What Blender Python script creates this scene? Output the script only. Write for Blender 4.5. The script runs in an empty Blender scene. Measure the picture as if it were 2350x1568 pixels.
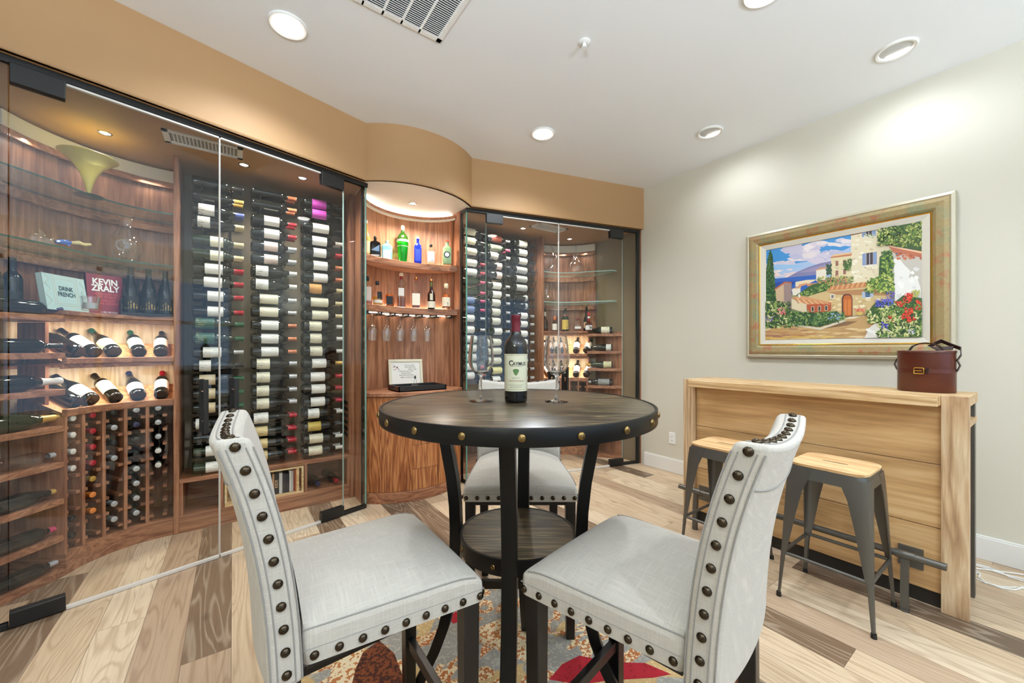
import bpy, bmesh, math, random
from mathutils import Vector, Matrix
random.seed(7)
PI = math.pi
sc = bpy.context.scene
C = sc.collection
sin, cos = math.sin, math.cos

# ------------------------------------------------------------------ camera
F_PX, CX, CY, CAM_H = 893.5, 1175.0, 802.5, 1.25
YAW = math.radians(35.65)
cd = bpy.data.cameras.new('camera'); cam = bpy.data.objects.new('camera', cd); C.objects.link(cam)
cam.location = (0, 0, CAM_H); cam.rotation_euler = (PI/2, 0, -YAW)
cd.sensor_width = 36; cd.lens = F_PX/2350*36; cd.shift_y = (CY-784)/2350; cd.clip_start = .02
sc.camera = cam
cY, sY = cos(YAW), sin(YAW)

def W(X, D, z=0):                       # camera ground frame (right, ahead) -> room
    return Vector((X*cY + D*sY, -X*sY + D*cY, z))
def ray(px, py):
    a = (px-CX)/F_PX
    return Vector((a*cY+sY, -a*sY+cY, (CY-py)/F_PX))
def at_z(px, py, z):
    d = ray(px, py); t = (z-CAM_H)/d.z; return Vector((d.x*t, d.y*t, z))
def at_y(px, py, y):
    d = ray(px, py); t = y/d.y; return Vector((d.x*t, y, CAM_H+d.z*t))
def at_x(px, py, x):
    d = ray(px, py); t = x/d.x; return Vector((x, d.y*t, CAM_H+d.z*t))
def depth(p): return p[0]*sY + p[1]*cY
MX = 2.616
def mir(v): return Vector((MX-v[0], v[1], v[2]))

# ------------------------------------------------------------------ mesh builder
class MB:
    def __init__(s): s.v = []; s.f = []; s.m = []
    def add(s, vs, fs, mi=0, M=None):
        n = len(s.v)
        for p in vs:
            p = Vector(p)
            s.v.append(M @ p if M is not None else p)
        for f in fs: s.f.append([n+i for i in f]); s.m.append(mi)
        return s
    def box(s, a, b, mi=0, M=None):
        x0, y0, z0 = [min(a[i], b[i]) for i in range(3)]; x1, y1, z1 = [max(a[i], b[i]) for i in range(3)]
        vs = [(x0,y0,z0),(x1,y0,z0),(x1,y1,z0),(x0,y1,z0),(x0,y0,z1),(x1,y0,z1),(x1,y1,z1),(x0,y1,z1)]
        return s.add(vs, [(0,3,2,1),(4,5,6,7),(0,1,5,4),(1,2,6,5),(2,3,7,6),(3,0,4,7)], mi, M)
    def prism(s, poly, z0, z1, mi=0, M=None, mi_side=None):
        a = sum(poly[i][0]*poly[(i+1) % len(poly)][1]-poly[(i+1) % len(poly)][0]*poly[i][1] for i in range(len(poly)))
        if a < 0: poly = poly[::-1]
        n = len(poly)
        vs = [(p[0], p[1], z0) for p in poly] + [(p[0], p[1], z1) for p in poly]
        s.add(vs, [list(range(n))[::-1], list(range(n, 2*n))], mi, M)
        k = len(s.v)-2*n
        for i in range(n):
            j = (i+1) % n
            s.f.append([k+i, k+j, k+n+j, k+n+i]); s.m.append(mi if mi_side is None else mi_side)
        return s
    def strip(s, line0, line1, z0, z1, mi=0, M=None):   # wall between two plan polylines
        n = len(line0)
        vs = []
        for i in range(n):
            for (p, z) in ((line0[i], z0), (line1[i], z0), (line1[i], z1), (line0[i], z1)):
                vs.append((p[0], p[1], z))
        fs = []
        for i in range(n-1):
            a, b = 4*i, 4*i+4
            for k in range(4): fs.append((a+k, b+k, b+(k+1) % 4, a+(k+1) % 4))
        fs += [(0,1,2,3), tuple(4*(n-1)+k for k in (3,2,1,0))]
        return s.add(vs, fs, mi, M)
    def lathe(s, prof, n=24, mi=0, M=None, a0=0, a1=2*PI, sx=1, sy=1):
        full = abs(a1-a0-2*PI) < 1e-6
        k = n if full else n+1
        vs = []
        for (r, z) in prof:
            for i in range(k):
                a = a0+(a1-a0)*i/n
                vs.append((r*cos(a)*sx, r*sin(a)*sy, z))
        fs = []
        for j in range(len(prof)-1):
            for i in range(n):
                i2 = (i+1) % k
                fs.append((j*k+i, j*k+i2, (j+1)*k+i2, (j+1)*k+i))
        return s.add(vs, fs, mi, M)
    def cyl(s, p0, p1, r0, r1=None, n=12, mi=0, M=None, cap=True):
        r1 = r0 if r1 is None else r1
        p0, p1 = Vector(p0), Vector(p1); d = p1-p0
        R = d.to_track_quat('Z', 'Y').to_matrix()
        vs = []
        for (p, r) in ((p0, r0), (p1, r1)):
            for i in range(n):
                a = 2*PI*i/n; vs.append(p + R @ Vector((r*cos(a), r*sin(a), 0)))
        fs = [(i, (i+1) % n, n+(i+1) % n, n+i) for i in range(n)]
        if cap: fs += [tuple(range(n))[::-1], tuple(range(n, 2*n))]
        return s.add(vs, fs, mi, M)
    def tube(s, path, r, n=10, mi=0, M=None, closed=False, sq=None):
        path = [Vector(p) for p in path]; N = len(path)
        rs = r if isinstance(r, (list, tuple)) else [r]*N
        vs = []; up = None
        for i in range(N):
            if closed: t = path[(i+1) % N]-path[i-1]
            else: t = path[min(i+1, N-1)]-path[max(i-1, 0)]
            t.normalize()
            if up is None:
                up = Vector((0,0,1)) if abs(t.z) < .9 else Vector((1,0,0))
            x = up.cross(t).normalized(); y = t.cross(x).normalized(); up = y
            for k in range(n):
                a = 2*PI*k/n + (PI/n if sq else 0)
                if sq: vs.append(path[i] + x*(sq[0]*(1 if cos(a) > 0 else -1)) + y*(sq[1]*(1 if sin(a) > 0 else -1)))
                else: vs.append(path[i] + x*(rs[i]*cos(a)) + y*(rs[i]*sin(a)))
        fs = []
        for i in range(N if closed else N-1):
            j = (i+1) % N
            for k in range(n): fs.append((i*n+k, i*n+(k+1) % n, j*n+(k+1) % n, j*n+k))
        if not closed: fs += [tuple(range(n))[::-1], tuple((N-1)*n+k for k in range(n))]
        return s.add(vs, fs, mi, M)
    def dome(s, c, nrm, r, h=None, n=10, mi=0, M=None):
        h = h or r*.6
        R = Vector(nrm).to_track_quat('Z', 'Y').to_matrix().to_4x4(); R.translation = Vector(c)
        prof = [(r, -.001), (r, r*.15), (r*.86, h*.55), (r*.5, h*.9), (0.0001, h)]
        return s.lathe(prof, n, mi, (M @ R) if M is not None else R)
    def grid(s, fn, nu, nv, mi=0, M=None, flip=False):
        vs = [fn(i/nu, j/nv) for j in range(nv+1) for i in range(nu+1)]
        fs = []
        for j in range(nv):
            for i in range(nu):
                q = (j*(nu+1)+i, j*(nu+1)+i+1, (j+1)*(nu+1)+i+1, (j+1)*(nu+1)+i)
                fs.append(q[::-1] if flip else q)
        return s.add(vs, fs, mi, M)
    def mirror(s):
        s.v = [mir(p) for p in s.v]; s.f = [f[::-1] for f in s.f]; return s
    def mesh(s, name, mats, smooth=35, weld=False):
        me = bpy.data.meshes.new(name)
        me.from_pydata([tuple(p) for p in s.v], [], s.f)
        for m in (mats if isinstance(mats, (list, tuple)) else [mats]): me.materials.append(m)
        me.polygons.foreach_set('material_index', s.m)
        if weld:
            bm = bmesh.new(); bm.from_mesh(me); bmesh.ops.remove_doubles(bm, verts=bm.verts, dist=1e-5)
            bmesh.ops.recalc_face_normals(bm, faces=bm.faces); bm.to_mesh(me); bm.free()
        if smooth:
            me.polygons.foreach_set('use_smooth', [True]*len(me.polygons))
            me.set_sharp_from_angle(angle=math.radians(smooth))
        me.update(); return me
    def build(s, name, mats, parent=None, smooth=35, bevel=0, seg=2, weld=False, subd=0):
        o = bpy.data.objects.new(name, s.mesh(name, mats, smooth, weld)); C.objects.link(o)
        if parent is not None: o.parent = parent
        if bevel:
            b = o.modifiers.new('bevel', 'BEVEL'); b.width = bevel; b.segments = seg; b.limit_method = 'ANGLE'; b.angle_limit = math.radians(40)
        if subd:
            u = o.modifiers.new('sub', 'SUBSURF'); u.levels = u.render_levels = subd
        return o

def tag(o, label=None, cat=None, group=None, kind=None):
    if label: o['label'] = label
    if cat: o['category'] = cat
    if group: o['group'] = group
    if kind: o['kind'] = kind
    return o
def thing(name, label, cat, loc=(0,0,0), rz=0, group=None):
    o = bpy.data.objects.new(name, None); C.objects.link(o); o.empty_display_size = .05
    o.location = loc; o.rotation_euler = (0, 0, rz)
    return tag(o, label, cat, group)
def struct(o): o['kind'] = 'structure'; return o
def dup(root, label=None, group=None, M=None):
    r = root.copy(); C.objects.link(r)
    if M is not None: r.matrix_world = M
    if label: r['label'] = label
    if group: r['group'] = group
    for ch in list(root.children):
        c = ch.copy(); C.objects.link(c); c.parent = r; c.matrix_parent_inverse = ch.matrix_parent_inverse.copy()
        for g in list(ch.children):
            d = g.copy(); C.objects.link(d); d.parent = c
    return r
def child(name, me, parent, label=None):
    o = bpy.data.objects.new(name, me); C.objects.link(o); o.parent = parent
    if label: o['label'] = label
    return o
def text_mb(txt, size, align='CENTER', extrude=0, spacing=1.0, mi=0, mb=None, fn=None, bold=0):
    c = bpy.data.curves.new('t', 'FONT'); c.body = txt; c.size = size; c.align_x = align; c.align_y = 'CENTER'
    c.extrude = extrude; c.space_character = spacing; c.offset = bold
    o = bpy.data.objects.new('t', c); C.objects.link(o); bpy.context.view_layer.update()
    me = bpy.data.meshes.new_from_object(o.evaluated_get(bpy.context.evaluated_depsgraph_get()))
    mb = mb or MB()
    mb.add([fn(v.co) if fn else v.co for v in me.vertices], [list(p.vertices) for p in me.polygons], mi)
    bpy.data.objects.remove(o); bpy.data.curves.remove(c); bpy.data.meshes.remove(me)
    return mb
def frame(o, x, y, z):                  # 4x4 from axes and origin
    M = Matrix.Identity(4)
    for i, a in enumerate((x, y, z)):
        for r in range(3): M[r][i] = a[r]
    M.translation = Vector(o); return M
def arc(cx, cy, r, a0, a1, n):
    return [(cx+r*cos(a0+(a1-a0)*i/n), cy+r*sin(a0+(a1-a0)*i/n)) for i in range(n+1)]

# ------------------------------------------------------------------ materials
def lin(r, g, b):
    f = lambda c: (c/255/12.92) if c <= 10 else ((c/255+.055)/1.055)**2.4
    return (f(r), f(g), f(b), 1)
class NT:
    def __init__(s, name):
        s.mat = bpy.data.materials.new(name); s.mat.use_nodes = True
        s.t = s.mat.node_tree; s.n = s.t.nodes; s.n.clear()
        s.out = s.n.new('ShaderNodeOutputMaterial')
    def node(s, ty, ins=None, **kw):
        n = s.n.new(ty)
        for k, v in kw.items(): setattr(n, k, v)
        for k, v in (ins or {}).items(): s.set(n, k, v)
        return n
    def set(s, n, k, v):
        i = n.inputs[k]
        if isinstance(v, bpy.types.NodeSocket): s.t.links.new(v, i)
        else:
            try: i.default_value = v
            except Exception: i.default_value = v[:3]
    def coord(s, kind='Object', scale=(1,1,1), loc=(0,0,0), rot=(0,0,0)):
        c = s.node('ShaderNodeTexCoord'); m = s.node('ShaderNodeMapping', {'Scale': scale, 'Location': loc, 'Rotation': rot})
        s.t.links.new(c.outputs[kind], m.inputs['Vector']); return m.outputs[0]
    def noise(s, vec, scale=5, detail=3, rough=.5, dist=0):
        return s.node('ShaderNodeTexNoise', {'Vector': vec, 'Scale': scale, 'Detail': detail, 'Roughness': rough, 'Distortion': dist})
    def ramp(s, fac, stops, interp='LINEAR'):
        r = s.node('ShaderNodeValToRGB', {'Fac': fac}); e = r.color_ramp.elements; r.color_ramp.interpolation = interp
        while len(e) < len(stops): e.new(.5)
        for i, (p, c) in enumerate(stops): e[i].position = p; e[i].color = c
        return r.outputs['Color']
    def math(s, op, a, b=None, c=None):
        m = s.node('ShaderNodeMath', operation=op)
        for i, v in enumerate((a, b, c)):
            if v is not None: s.set(m, i, v)
        return m.outputs[0]
    def mix(s, fac, a, b, mode='MIX'):
        m = s.node('ShaderNodeMix', data_type='RGBA', blend_type=mode)
        s.set(m, 0, fac); s.set(m, 6, a); s.set(m, 7, b); return m.outputs[2]
    def bsdf(s, color, rough=.5, metal=0, bump=None, bstr=.2, bdist=.002, **kw):
        p = s.node('ShaderNodeBsdfPrincipled', {'Base Color': color, 'Roughness': rough, 'Metallic': metal})
        for k, v in kw.items(): s.set(p, k.replace('_', ' '), v)
        if bump is not None:
            b = s.node('ShaderNodeBump', {'Strength': bstr, 'Distance': bdist, 'Height': bump}); s.t.links.new(b.outputs[0], p.inputs['Normal'])
        s.t.links.new(p.outputs[0], s.out.inputs['Surface']); return s.mat
MATS = {}
def plain(name, rgb, rough=.5, metal=0, **kw):
    if name in MATS: return MATS[name]
    t = NT(name); MATS[name] = t.bsdf(lin(*rgb), rough, metal, **kw); return MATS[name]
def paint(name, rgb, rough=.6):
    t = NT(name); v = t.coord('Object')
    n = t.noise(v, 180, 3).outputs['Fac']
    n2 = t.noise(v, 1.3, 2).outputs['Fac']
    c = t.mix(t.math('MULTIPLY', n2, .06), lin(*rgb), lin(*[c*.9 for c in rgb]))
    return t.bsdf(c, rough, bump=n, bstr=.06, bdist=.002)
def wood(name, dark, mid, light, axis='Z', rough=.42, s=1.0, fig=1.0, knots=False, bands=None):
    """grain runs along the given object axis"""
    t = NT(name)
    st = {'Z': (1,1,.07), 'X': (.07,1,1), 'Y': (1,.07,1)}[axis]
    info = t.node('ShaderNodeObjectInfo')
    off = t.node('ShaderNodeVectorMath', operation='SCALE'); off.inputs[0].default_value = (3.1, 7.7, 5.3); t.set(off, 3, info.outputs['Random'])
    c = t.node('ShaderNodeTexCoord'); ad = t.node('ShaderNodeVectorMath', operation='ADD')
    t.t.links.new(c.outputs['Object'], ad.inputs[0]); t.t.links.new(off.outputs[0], ad.inputs[1])
    m = t.node('ShaderNodeMapping', {'Scale': tuple(k*s for k in st)}); t.t.links.new(ad.outputs[0], m.inputs[0]); v = m.outputs[0]
    big = t.noise(v, 5.5, 4, .55, .4*fig)
    ringv = t.math('MULTIPLY', big.outputs['Fac'], 9*fig)
    ring = t.math('PINGPONG', ringv, .5); ring = t.math('MULTIPLY', ring, 2)
    fine = t.noise(v, 95, 3, .6).outputs['Fac']
    f = t.math('ADD', t.math('MULTIPLY', ring, .4), t.math('MULTIPLY', fine, .6))
    broad = t.noise(v, 2.2, 2).outputs['Fac']
    f = t.math('ADD', f, t.math('MULTIPLY', t.math('SUBTRACT', broad, .5), .5))
    col = t.ramp(f, [(.2, lin(*dark)), (.5, lin(*mid)), (.8, lin(*light))])
    if knots:
        vo = t.node('ShaderNodeTexVoronoi', {'Vector': t.coord('Object', {'Z': (5,5,1.6), 'Y': (5,1.6,5), 'X': (1.6,5,5)}[axis]), 'Scale': 1.3})
        k = t.ramp(vo.outputs['Distance'], [(.04, (1,1,1,1)), (.13, (0,0,0,1))])
        col = t.mix(k, col, lin(*[q*.5 for q in dark]))
    return t.bsdf(col, rough, bump=fine, bstr=.08, bdist=.001)
def glass_thin(name, tint=(1,1,1), rough=0.0, tint_edge=None, f0=.04, gl=1.0, pw=5):
    """a thin clear pane or blown wall: see-through, with a Schlick gloss on top"""
    t = NT(name)
    lw = t.node('ShaderNodeLayerWeight', {'Blend': .5})
    f = lw.outputs['Facing']
    fac = t.math('ADD', t.math('MULTIPLY', t.math('POWER', f, pw), gl*(1-f0)), f0)
    tc = (*tint, 1)
    if tint_edge is not None: tc = t.mix(t.math('POWER', f, 3), (*tint, 1), (*tint_edge, 1))
    tr = t.node('ShaderNodeBsdfTransparent', {'Color': tc})
    go = t.node('ShaderNodeBsdfGlossy', {'Color': (1,1,1,1), 'Roughness': rough})
    mx = t.node('ShaderNodeMixShader', {0: fac, 1: tr.outputs[0], 2: go.outputs[0]})
    t.t.links.new(mx.outputs[0], t.out.inputs['Surface']); return t.mat
def emit(name, rgb, strength):
    t = NT(name); e = t.node('ShaderNodeEmission', {'Color': rgb, 'Strength': strength})
    t.t.links.new(e.outputs[0], t.out.inputs['Surface']); return t.mat
def label_mat(name, rgb, ink=(60,55,50), amount=.5):
    """printed paper: lines of small print across the label"""
    t = NT(name); v = t.coord('Object')
    sx = t.node('ShaderNodeSeparateXYZ'); t.t.links.new(v, sx.inputs[0])
    ln = t.math('FRACT', t.math('MULTIPLY', sx.outputs['Y'], 75))
    ln = t.math('LESS_THAN', ln, .38)
    w = t.noise(t.coord('Object', (60, 90, 260)), 1, 2).outputs['Fac']
    w = t.math('GREATER_THAN', w, .47)
    blk = t.noise(t.coord('Object', (9, 22, 16)), 1, 1).outputs['Fac']
    blk = t.math('GREATER_THAN', blk, .52)
    k = t.math('MULTIPLY', t.math('MULTIPLY', ln, w), t.math('MULTIPLY', blk, amount))
    return t.bsdf(t.mix(k, lin(*rgb), lin(*ink)), .55)

M_ceil = paint('ceiling_paint', (240,242,245))
M_wall = paint('wall_paint', (212,207,192))
M_tan = paint('tan_paint', (178,140,98))
M_taupe = paint('taupe_paint', (128,112,86))
M_cream = paint('cream_paint', (232,226,210))
M_white = plain('white_enamel', (240,240,238), .35)
M_trimw = plain('trim_white', (232,231,227), .4)
WAL = ((124,76,52),(158,106,76),(186,132,98))
M_wal_z = wood('walnut_upright', *WAL, 'Z')
M_wal_x = wood('walnut_along', *WAL, 'X')
M_wal_y = wood('walnut_deep', *WAL, 'Y')
M_cab = wood('walnut_figured', (104,52,26),(166,100,56),(206,146,92), 'Z', .38, 1.25, 1.3)
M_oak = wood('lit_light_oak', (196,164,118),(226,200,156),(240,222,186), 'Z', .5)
M_pine = wood('crate_pine', (200,160,110),(226,192,140),(240,216,170), 'X', .55)
M_aca_x = wood('acacia_along', (168,130,88),(206,170,122),(230,204,162), 'Y', .45, 1.0, 1.1, True)
M_aca_z = wood('acacia_upright', (160,124,90),(200,168,130),(226,204,170), 'Z', .45, 1.0, 1.1, True)
M_panel = wood('acacia_board', (180,140,92),(206,164,112),(222,188,138), 'Y', .5, .8, .8)
M_table = wood('dark_wirebrushed_wood', (46,38,29),(78,66,50),(140,120,86), 'X', .3, 1.4, 1.7)
M_blackm = plain('black_metal', (26,25,24), .38, .6)
M_blackp = plain('black_powdercoat', (22,21,20), .45)
M_gun = plain('gunmetal', (104,102,97), .4, .7)
M_brass = plain('antique_brass', (132,108,68), .26, 1)
M_nail = plain('bronze_nail', (74,64,52), .25, 1)
M_gold = plain('gold', (214,170,80), .25, 1)
M_chrome = plain('chrome', (215,218,220), .12, 1)
M_leg = plain('espresso_leg', (24,20,18), .35)
M_pane = glass_thin('clear_pane', (.985,.993,.988), 0, None, .026)
M_edge = plain('glass_edge', (96,160,146), .15)
M_edge_l = plain('glass_edge_pale', (196,226,220), .15)
def real_glass(name, rgb=(1,1,1), ior=1.46, rough=0.0):
    t = NT(name); return t.bsdf((*rgb, 1), rough, 0, IOR=ior, Transmission_Weight=1.0)
M_crysr = real_glass('lead_crystal', (.985,.992,.99))
M_crys = glass_thin('crystal', (.985,.99,.99), .03, (.70,.74,.76), .08, 1.0, 2.0)
M_shelfglass = glass_thin('shelf_glass', (.90,.965,.94))
M_dark = plain('dark_bottle_glass', (16,18,14), .06, 0, Specular_IOR_Level=.6)
M_dgreen = plain('green_bottle_glass', (30,42,22), .06, 0, Specular_IOR_Level=.6)
M_pgreen = glass_thin('pale_green_glass', (.62,.72,.45), .02, (.12,.18,.06))
M_clear = glass_thin('clear_bottle_glass', (.93,.95,.95), .02, (.5,.55,.57))
M_paper = plain('paper', (238,235,226), .6)
M_ink = plain('ink', (34,31,30), .6)
M_seal = plain('clear_seal', (226,222,216), .3)
def fabric(name, rgb):
    t = NT(name)
    a = t.node('ShaderNodeTexWave', {'Vector': t.coord('Object', (1,1,1)), 'Scale': 190, 'Distortion': 2.5, 'Detail': 2}, bands_direction='X').outputs['Fac']
    b = t.node('ShaderNodeTexWave', {'Vector': t.coord('Object', (1,1,1)), 'Scale': 190, 'Distortion': 2.5, 'Detail': 2}, bands_direction='Y').outputs['Fac']
    h = t.math('ADD', a, b)
    s1 = t.noise(t.coord('Object', (18,320,320)), 1, 2).outputs['Fac']
    s2 = t.noise(t.coord('Object', (320,18,18)), 1, 2).outputs['Fac']
    sl = t.math('MAXIMUM', s1, s2)
    k = t.ramp(sl, [(.45, (0,0,0,1)), (.75, (1,1,1,1))])
    c = t.mix(k, lin(*rgb), lin(*[min(255, q*1.08) for q in rgb]))
    return t.bsdf(c, .9, bump=t.math('ADD', t.math('MULTIPLY', h, .4), sl), bstr=.22, bdist=.0015, Sheen_Weight=.15)
M_linen = fabric('linen', (188,181,171))
M_cord = plain('linen_seam', (150,146,142), .85)
# ------------------------------------------------------------------ floor material
def floor_mat():
    t = NT('plank_floor'); PW, PL = .163, 1.55
    c = t.node('ShaderNodeTexCoord'); s = t.node('ShaderNodeSeparateXYZ'); t.t.links.new(c.outputs['Object'], s.inputs[0])
    x = t.math('DIVIDE', t.math('ADD', s.outputs['X'], .005+PW*40), PW)
    row = t.math('FLOOR', x); fx = t.math('FRACT', x)
    wr = t.node('ShaderNodeTexWhiteNoise', noise_dimensions='1D'); t.set(wr, 'W', row)
    y = t.math('ADD', t.math('DIVIDE', s.outputs['Y'], PL), t.math('MULTIPLY', wr.outputs['Value'], 7.3))
    colr = t.math('FLOOR', y); fy = t.math('FRACT', y)
    cb = t.node('ShaderNodeCombineXYZ', {'X': row, 'Y': colr})
    wn = t.node('ShaderNodeTexWhiteNoise', {'Vector': cb.outputs[0]}, noise_dimensions='2D')
    r = wn.outputs['Value']
    sc3 = t.node('ShaderNodeVectorMath', operation='SCALE'); t.t.links.new(wn.outputs['Color'], sc3.inputs[0]); sc3.inputs[3].default_value = 40
    ad = t.node('ShaderNodeVectorMath', operation='ADD'); t.t.links.new(c.outputs['Object'], ad.inputs[0]); t.t.links.new(sc3.outputs[0], ad.inputs[1])
    m1 = t.node('ShaderNodeMapping', {'Scale': (7, .75, 1)}); t.t.links.new(ad.outputs[0], m1.inputs[0])
    fig = t.noise(m1.outputs[0], 1, 2, .45, .35).outputs['Fac']
    bands = t.math('PINGPONG', t.math('MULTIPLY', fig, 15), .5)
    m2 = t.node('ShaderNodeMapping', {'Scale': (120, 5, 1)}); t.t.links.new(ad.outputs[0], m2.inputs[0])
    fine = t.noise(m2.outputs[0], 1, 3, .6).outputs['Fac']
    line = t.ramp(t.math('MULTIPLY', bands, 2), [(.55, (0,0,0,1)), (.95, (1,1,1,1))])
    base = t.ramp(r, [(0, lin(206,182,152)), (.2, lin(220,200,172)), (.4, lin(192,166,138)), (.56, lin(212,188,158)), (.7, lin(126,102,80)), (.82, lin(184,158,132)), (.88, lin(106,86,68)), (1, lin(208,182,152))], 'CONSTANT')
    dark = t.mix(1, base, lin(168,140,112), 'MULTIPLY')
    pale = t.mix(.35, base, lin(240,222,196))
    isdark = t.math('MAXIMUM', t.math('MULTIPLY', t.math('GREATER_THAN', r, .7), t.math('LESS_THAN', r, .82)), t.math('MULTIPLY', t.math('GREATER_THAN', r, .88), t.math('LESS_THAN', r, .999)))
    lc = t.mix(isdark, dark, pale)
    amt = t.math('ADD', .34, t.math('MULTIPLY', isdark, .26))
    col = t.mix(t.math('MULTIPLY', line, amt), base, lc)
    col = t.mix(t.math('MULTIPLY', t.math('SUBTRACT', fine, .42), .8), col, dark)
    vo = t.node('ShaderNodeTexVoronoi', {'Scale': 1.0}); m3 = t.node('ShaderNodeMapping', {'Scale': (5.5, 2.2, 1)}); t.t.links.new(ad.outputs[0], m3.inputs[0]); t.t.links.new(m3.outputs[0], vo.inputs['Vector'])
    kn = t.ramp(vo.outputs['Distance'], [(.03, (1,1,1,1)), (.11, (0,0,0,1))])
    col = t.mix(t.math('MULTIPLY', kn, .6), col, lin(96,72,52))
    ex = t.math('MINIMUM', fx, t.math('SUBTRACT', 1, fx)); ey = t.math('MINIMUM', fy, t.math('SUBTRACT', 1, fy))
    gap = t.math('MINIMUM', t.math('MULTIPLY', ex, PW), t.math('MULTIPLY', ey, PL))
    g = t.math('LESS_THAN', gap, .0011)
    col = t.mix(t.math('MULTIPLY', g, .7), col, lin(84,64,48))
    hgt = t.math('SUBTRACT', t.math('MULTIPLY', fine, .5), g)
    return t.bsdf(col, .4, bump=hgt, bstr=.15, bdist=.001)

# ------------------------------------------------------------------ shell
XL, XR, YB, YR, ZC, ZS = -1.06, 3.64, 3.835, -2.6, 3.005, 2.562
def sbox(name, a, b, m):
    return struct(MB().box(a, b).build(name, m, smooth=0))
sbox('floor', (XL-.1, YR-.1, -.1), (XR+.1, YB+.1, 0), floor_mat())
sbox('ceiling', (XL-.1, YR-.1, ZC), (XR+.1, YB+.1, ZC+.1), M_ceil)
sbox('wall_right', (XR, YR-.1, 0), (XR+.12, YB+.1, ZC), M_wall)
sbox('wall_left', (XL-.12, YR-.1, 0), (XL, YB+.1, ZC), M_wall)
sbox('wall_back', (XL, YB-.03, 0), (XR, YB+.1, ZS), M_taupe)
# rear wall behind the camera, with a wide window to the daylight
wx0, wx1, wz0, wz1 = -.55, 3.2, .35, 2.5
rw = MB()
rw.box((XL, YR-.12, 0), (wx0, YR, ZC)); rw.box((wx1, YR-.12, 0), (XR, YR, ZC)); rw.box((wx0, YR-.12, 0), (wx1, YR, wz0)); rw.box((wx0, YR-.12, wz1), (wx1, YR, ZC))
struct(rw.build('wall_rear', M_wall, smooth=0))
wf = MB()
for i in range(5):
    x = wx0+(wx1-wx0)*i/4; wf.box((x-.03, YR-.09, wz0), (x+.03, YR-.03, wz1))
for z in (wz0+.03, (wz0+wz1)/2+.3, wz1-.03): wf.box((wx0, YR-.09, z-.03), (wx1, YR-.03, z+.03))
struct(wf.build('window_1', M_trimw, smooth=0))
sbox('trim_5', (XR-.004, 2.66, 0), (XR-.0002, YB-.03, ZS), M_taupe)
sbox('trim_6', (XL+.0002, 2.66, 0), (XL+.004, YB-.03, ZS), M_taupe)
# baseboard on the right wall
bb = MB().box((XR-.016, YR, 0), (XR, 2.60, .132)).box((XR-.011, YR, .132), (XR, 2.60, .142))
struct(bb.build('baseboard_right', M_trimw, smooth=0, bevel=.003))

# tan fascia with the bowed bay over the niche; its underside is the cellar ceiling
AX, BX, GY = .852, 1.764, 3.176
SR, SCY = .701, 3.631
a0 = math.atan2(3.109-SCY, .84-1.308); a1 = math.atan2(3.109-SCY, 1.776-1.308)
bay = arc(1.308, SCY, SR, a0, a1, 28)
Lp, Rp = (XL, 3.109-(.84-XL)*.268), (XR, 3.109-(XR-1.776)*.268)
front = [Lp] + bay + [Rp]
def off(pl, d): return [(p[0], p[1]+d) for p in pl]
fs = MB()
fs.strip(front, off(front, .03), ZS+.012, ZC)
# rounded lower edge
for k, (dy0, dz0, dy1, dz1) in enumerate(((0,.012,.0035,.0035),(.0035,.0035,.012,0),(.012,0,.03,0))):
    vs = []
    for p in front: vs += [(p[0], p[1]+dy0, ZS+dz0), (p[0], p[1]+dy1, ZS+dz1)]
    fs.add(vs, [(2*i, 2*i+1, 2*i+3, 2*i+2) for i in range(len(front)-1)])
struct(fs.build('wall_front', M_tan, smooth=40, weld=True))
# cellar ceilings left / right and the cream niche ceiling
cl = MB()
cl.prism([Lp, (.84, 3.109), (.84, YB-.03), (XL, YB-.03)], ZS, ZC-.01)
cl.prism([(1.776, 3.109), Rp, (XR, YB-.03), (1.776, YB-.03)], ZS, ZC-.01)
cl.v = [Vector((p.x, p.y+.006, p.z)) for p in cl.v]
struct(cl.build('trim_1', M_tan, smooth=0))
nc = MB().prism(off(bay, .012)+[(1.776, 3.77), (.84, 3.77)], ZS, ZS+.03)
struct(nc.build('ceiling_niche', M_cream, smooth=0))

# ------------------------------------------------------------------ glass fronts of the two cellars
ux, uy = -.966, -.259                   # along the left glass, away from the niche
def gp(s, o=0.0):                       # point at distance s along the left front, o outwards to the room
    return (AX+ux*s + .259*o, GY+uy*s - .966*o)
LEN, S0, S1, S2 = 1.907, .181, .9495, 1.726
ZT = 2.53
def slab(mb, s0, s1, o0, o1, z0, z1, mi=0):
    mb.prism([gp(s0, o0), gp(s1, o0), gp(s1, o1), gp(s0, o1)], z0, z1, mi)
def pane(s0, s1, z0, z1):
    mb = MB(); slab(mb, s0, s1, -.005, .005, z0, z1)
    # the long faces are clear, the cut edges greenish
    n = len(mb.f)
    mb.m = [1]*n
    for i, f in enumerate(mb.f):
        p = [mb.v[k] for k in f]
        if i >= 2 and (p[0]-p[1]).length > .05 and max(abs((p[0]-p[1]).z), abs((p[1]-p[2]).z)) > .5 : mb.m[i] = 0
    return mb
def both(fn):
    for k, side in enumerate(('vase', 'painting')):
        fn(side, (lambda mb: mb) if k == 0 else (lambda mb: mb.mirror()), k)
door_no = [0]
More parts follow.
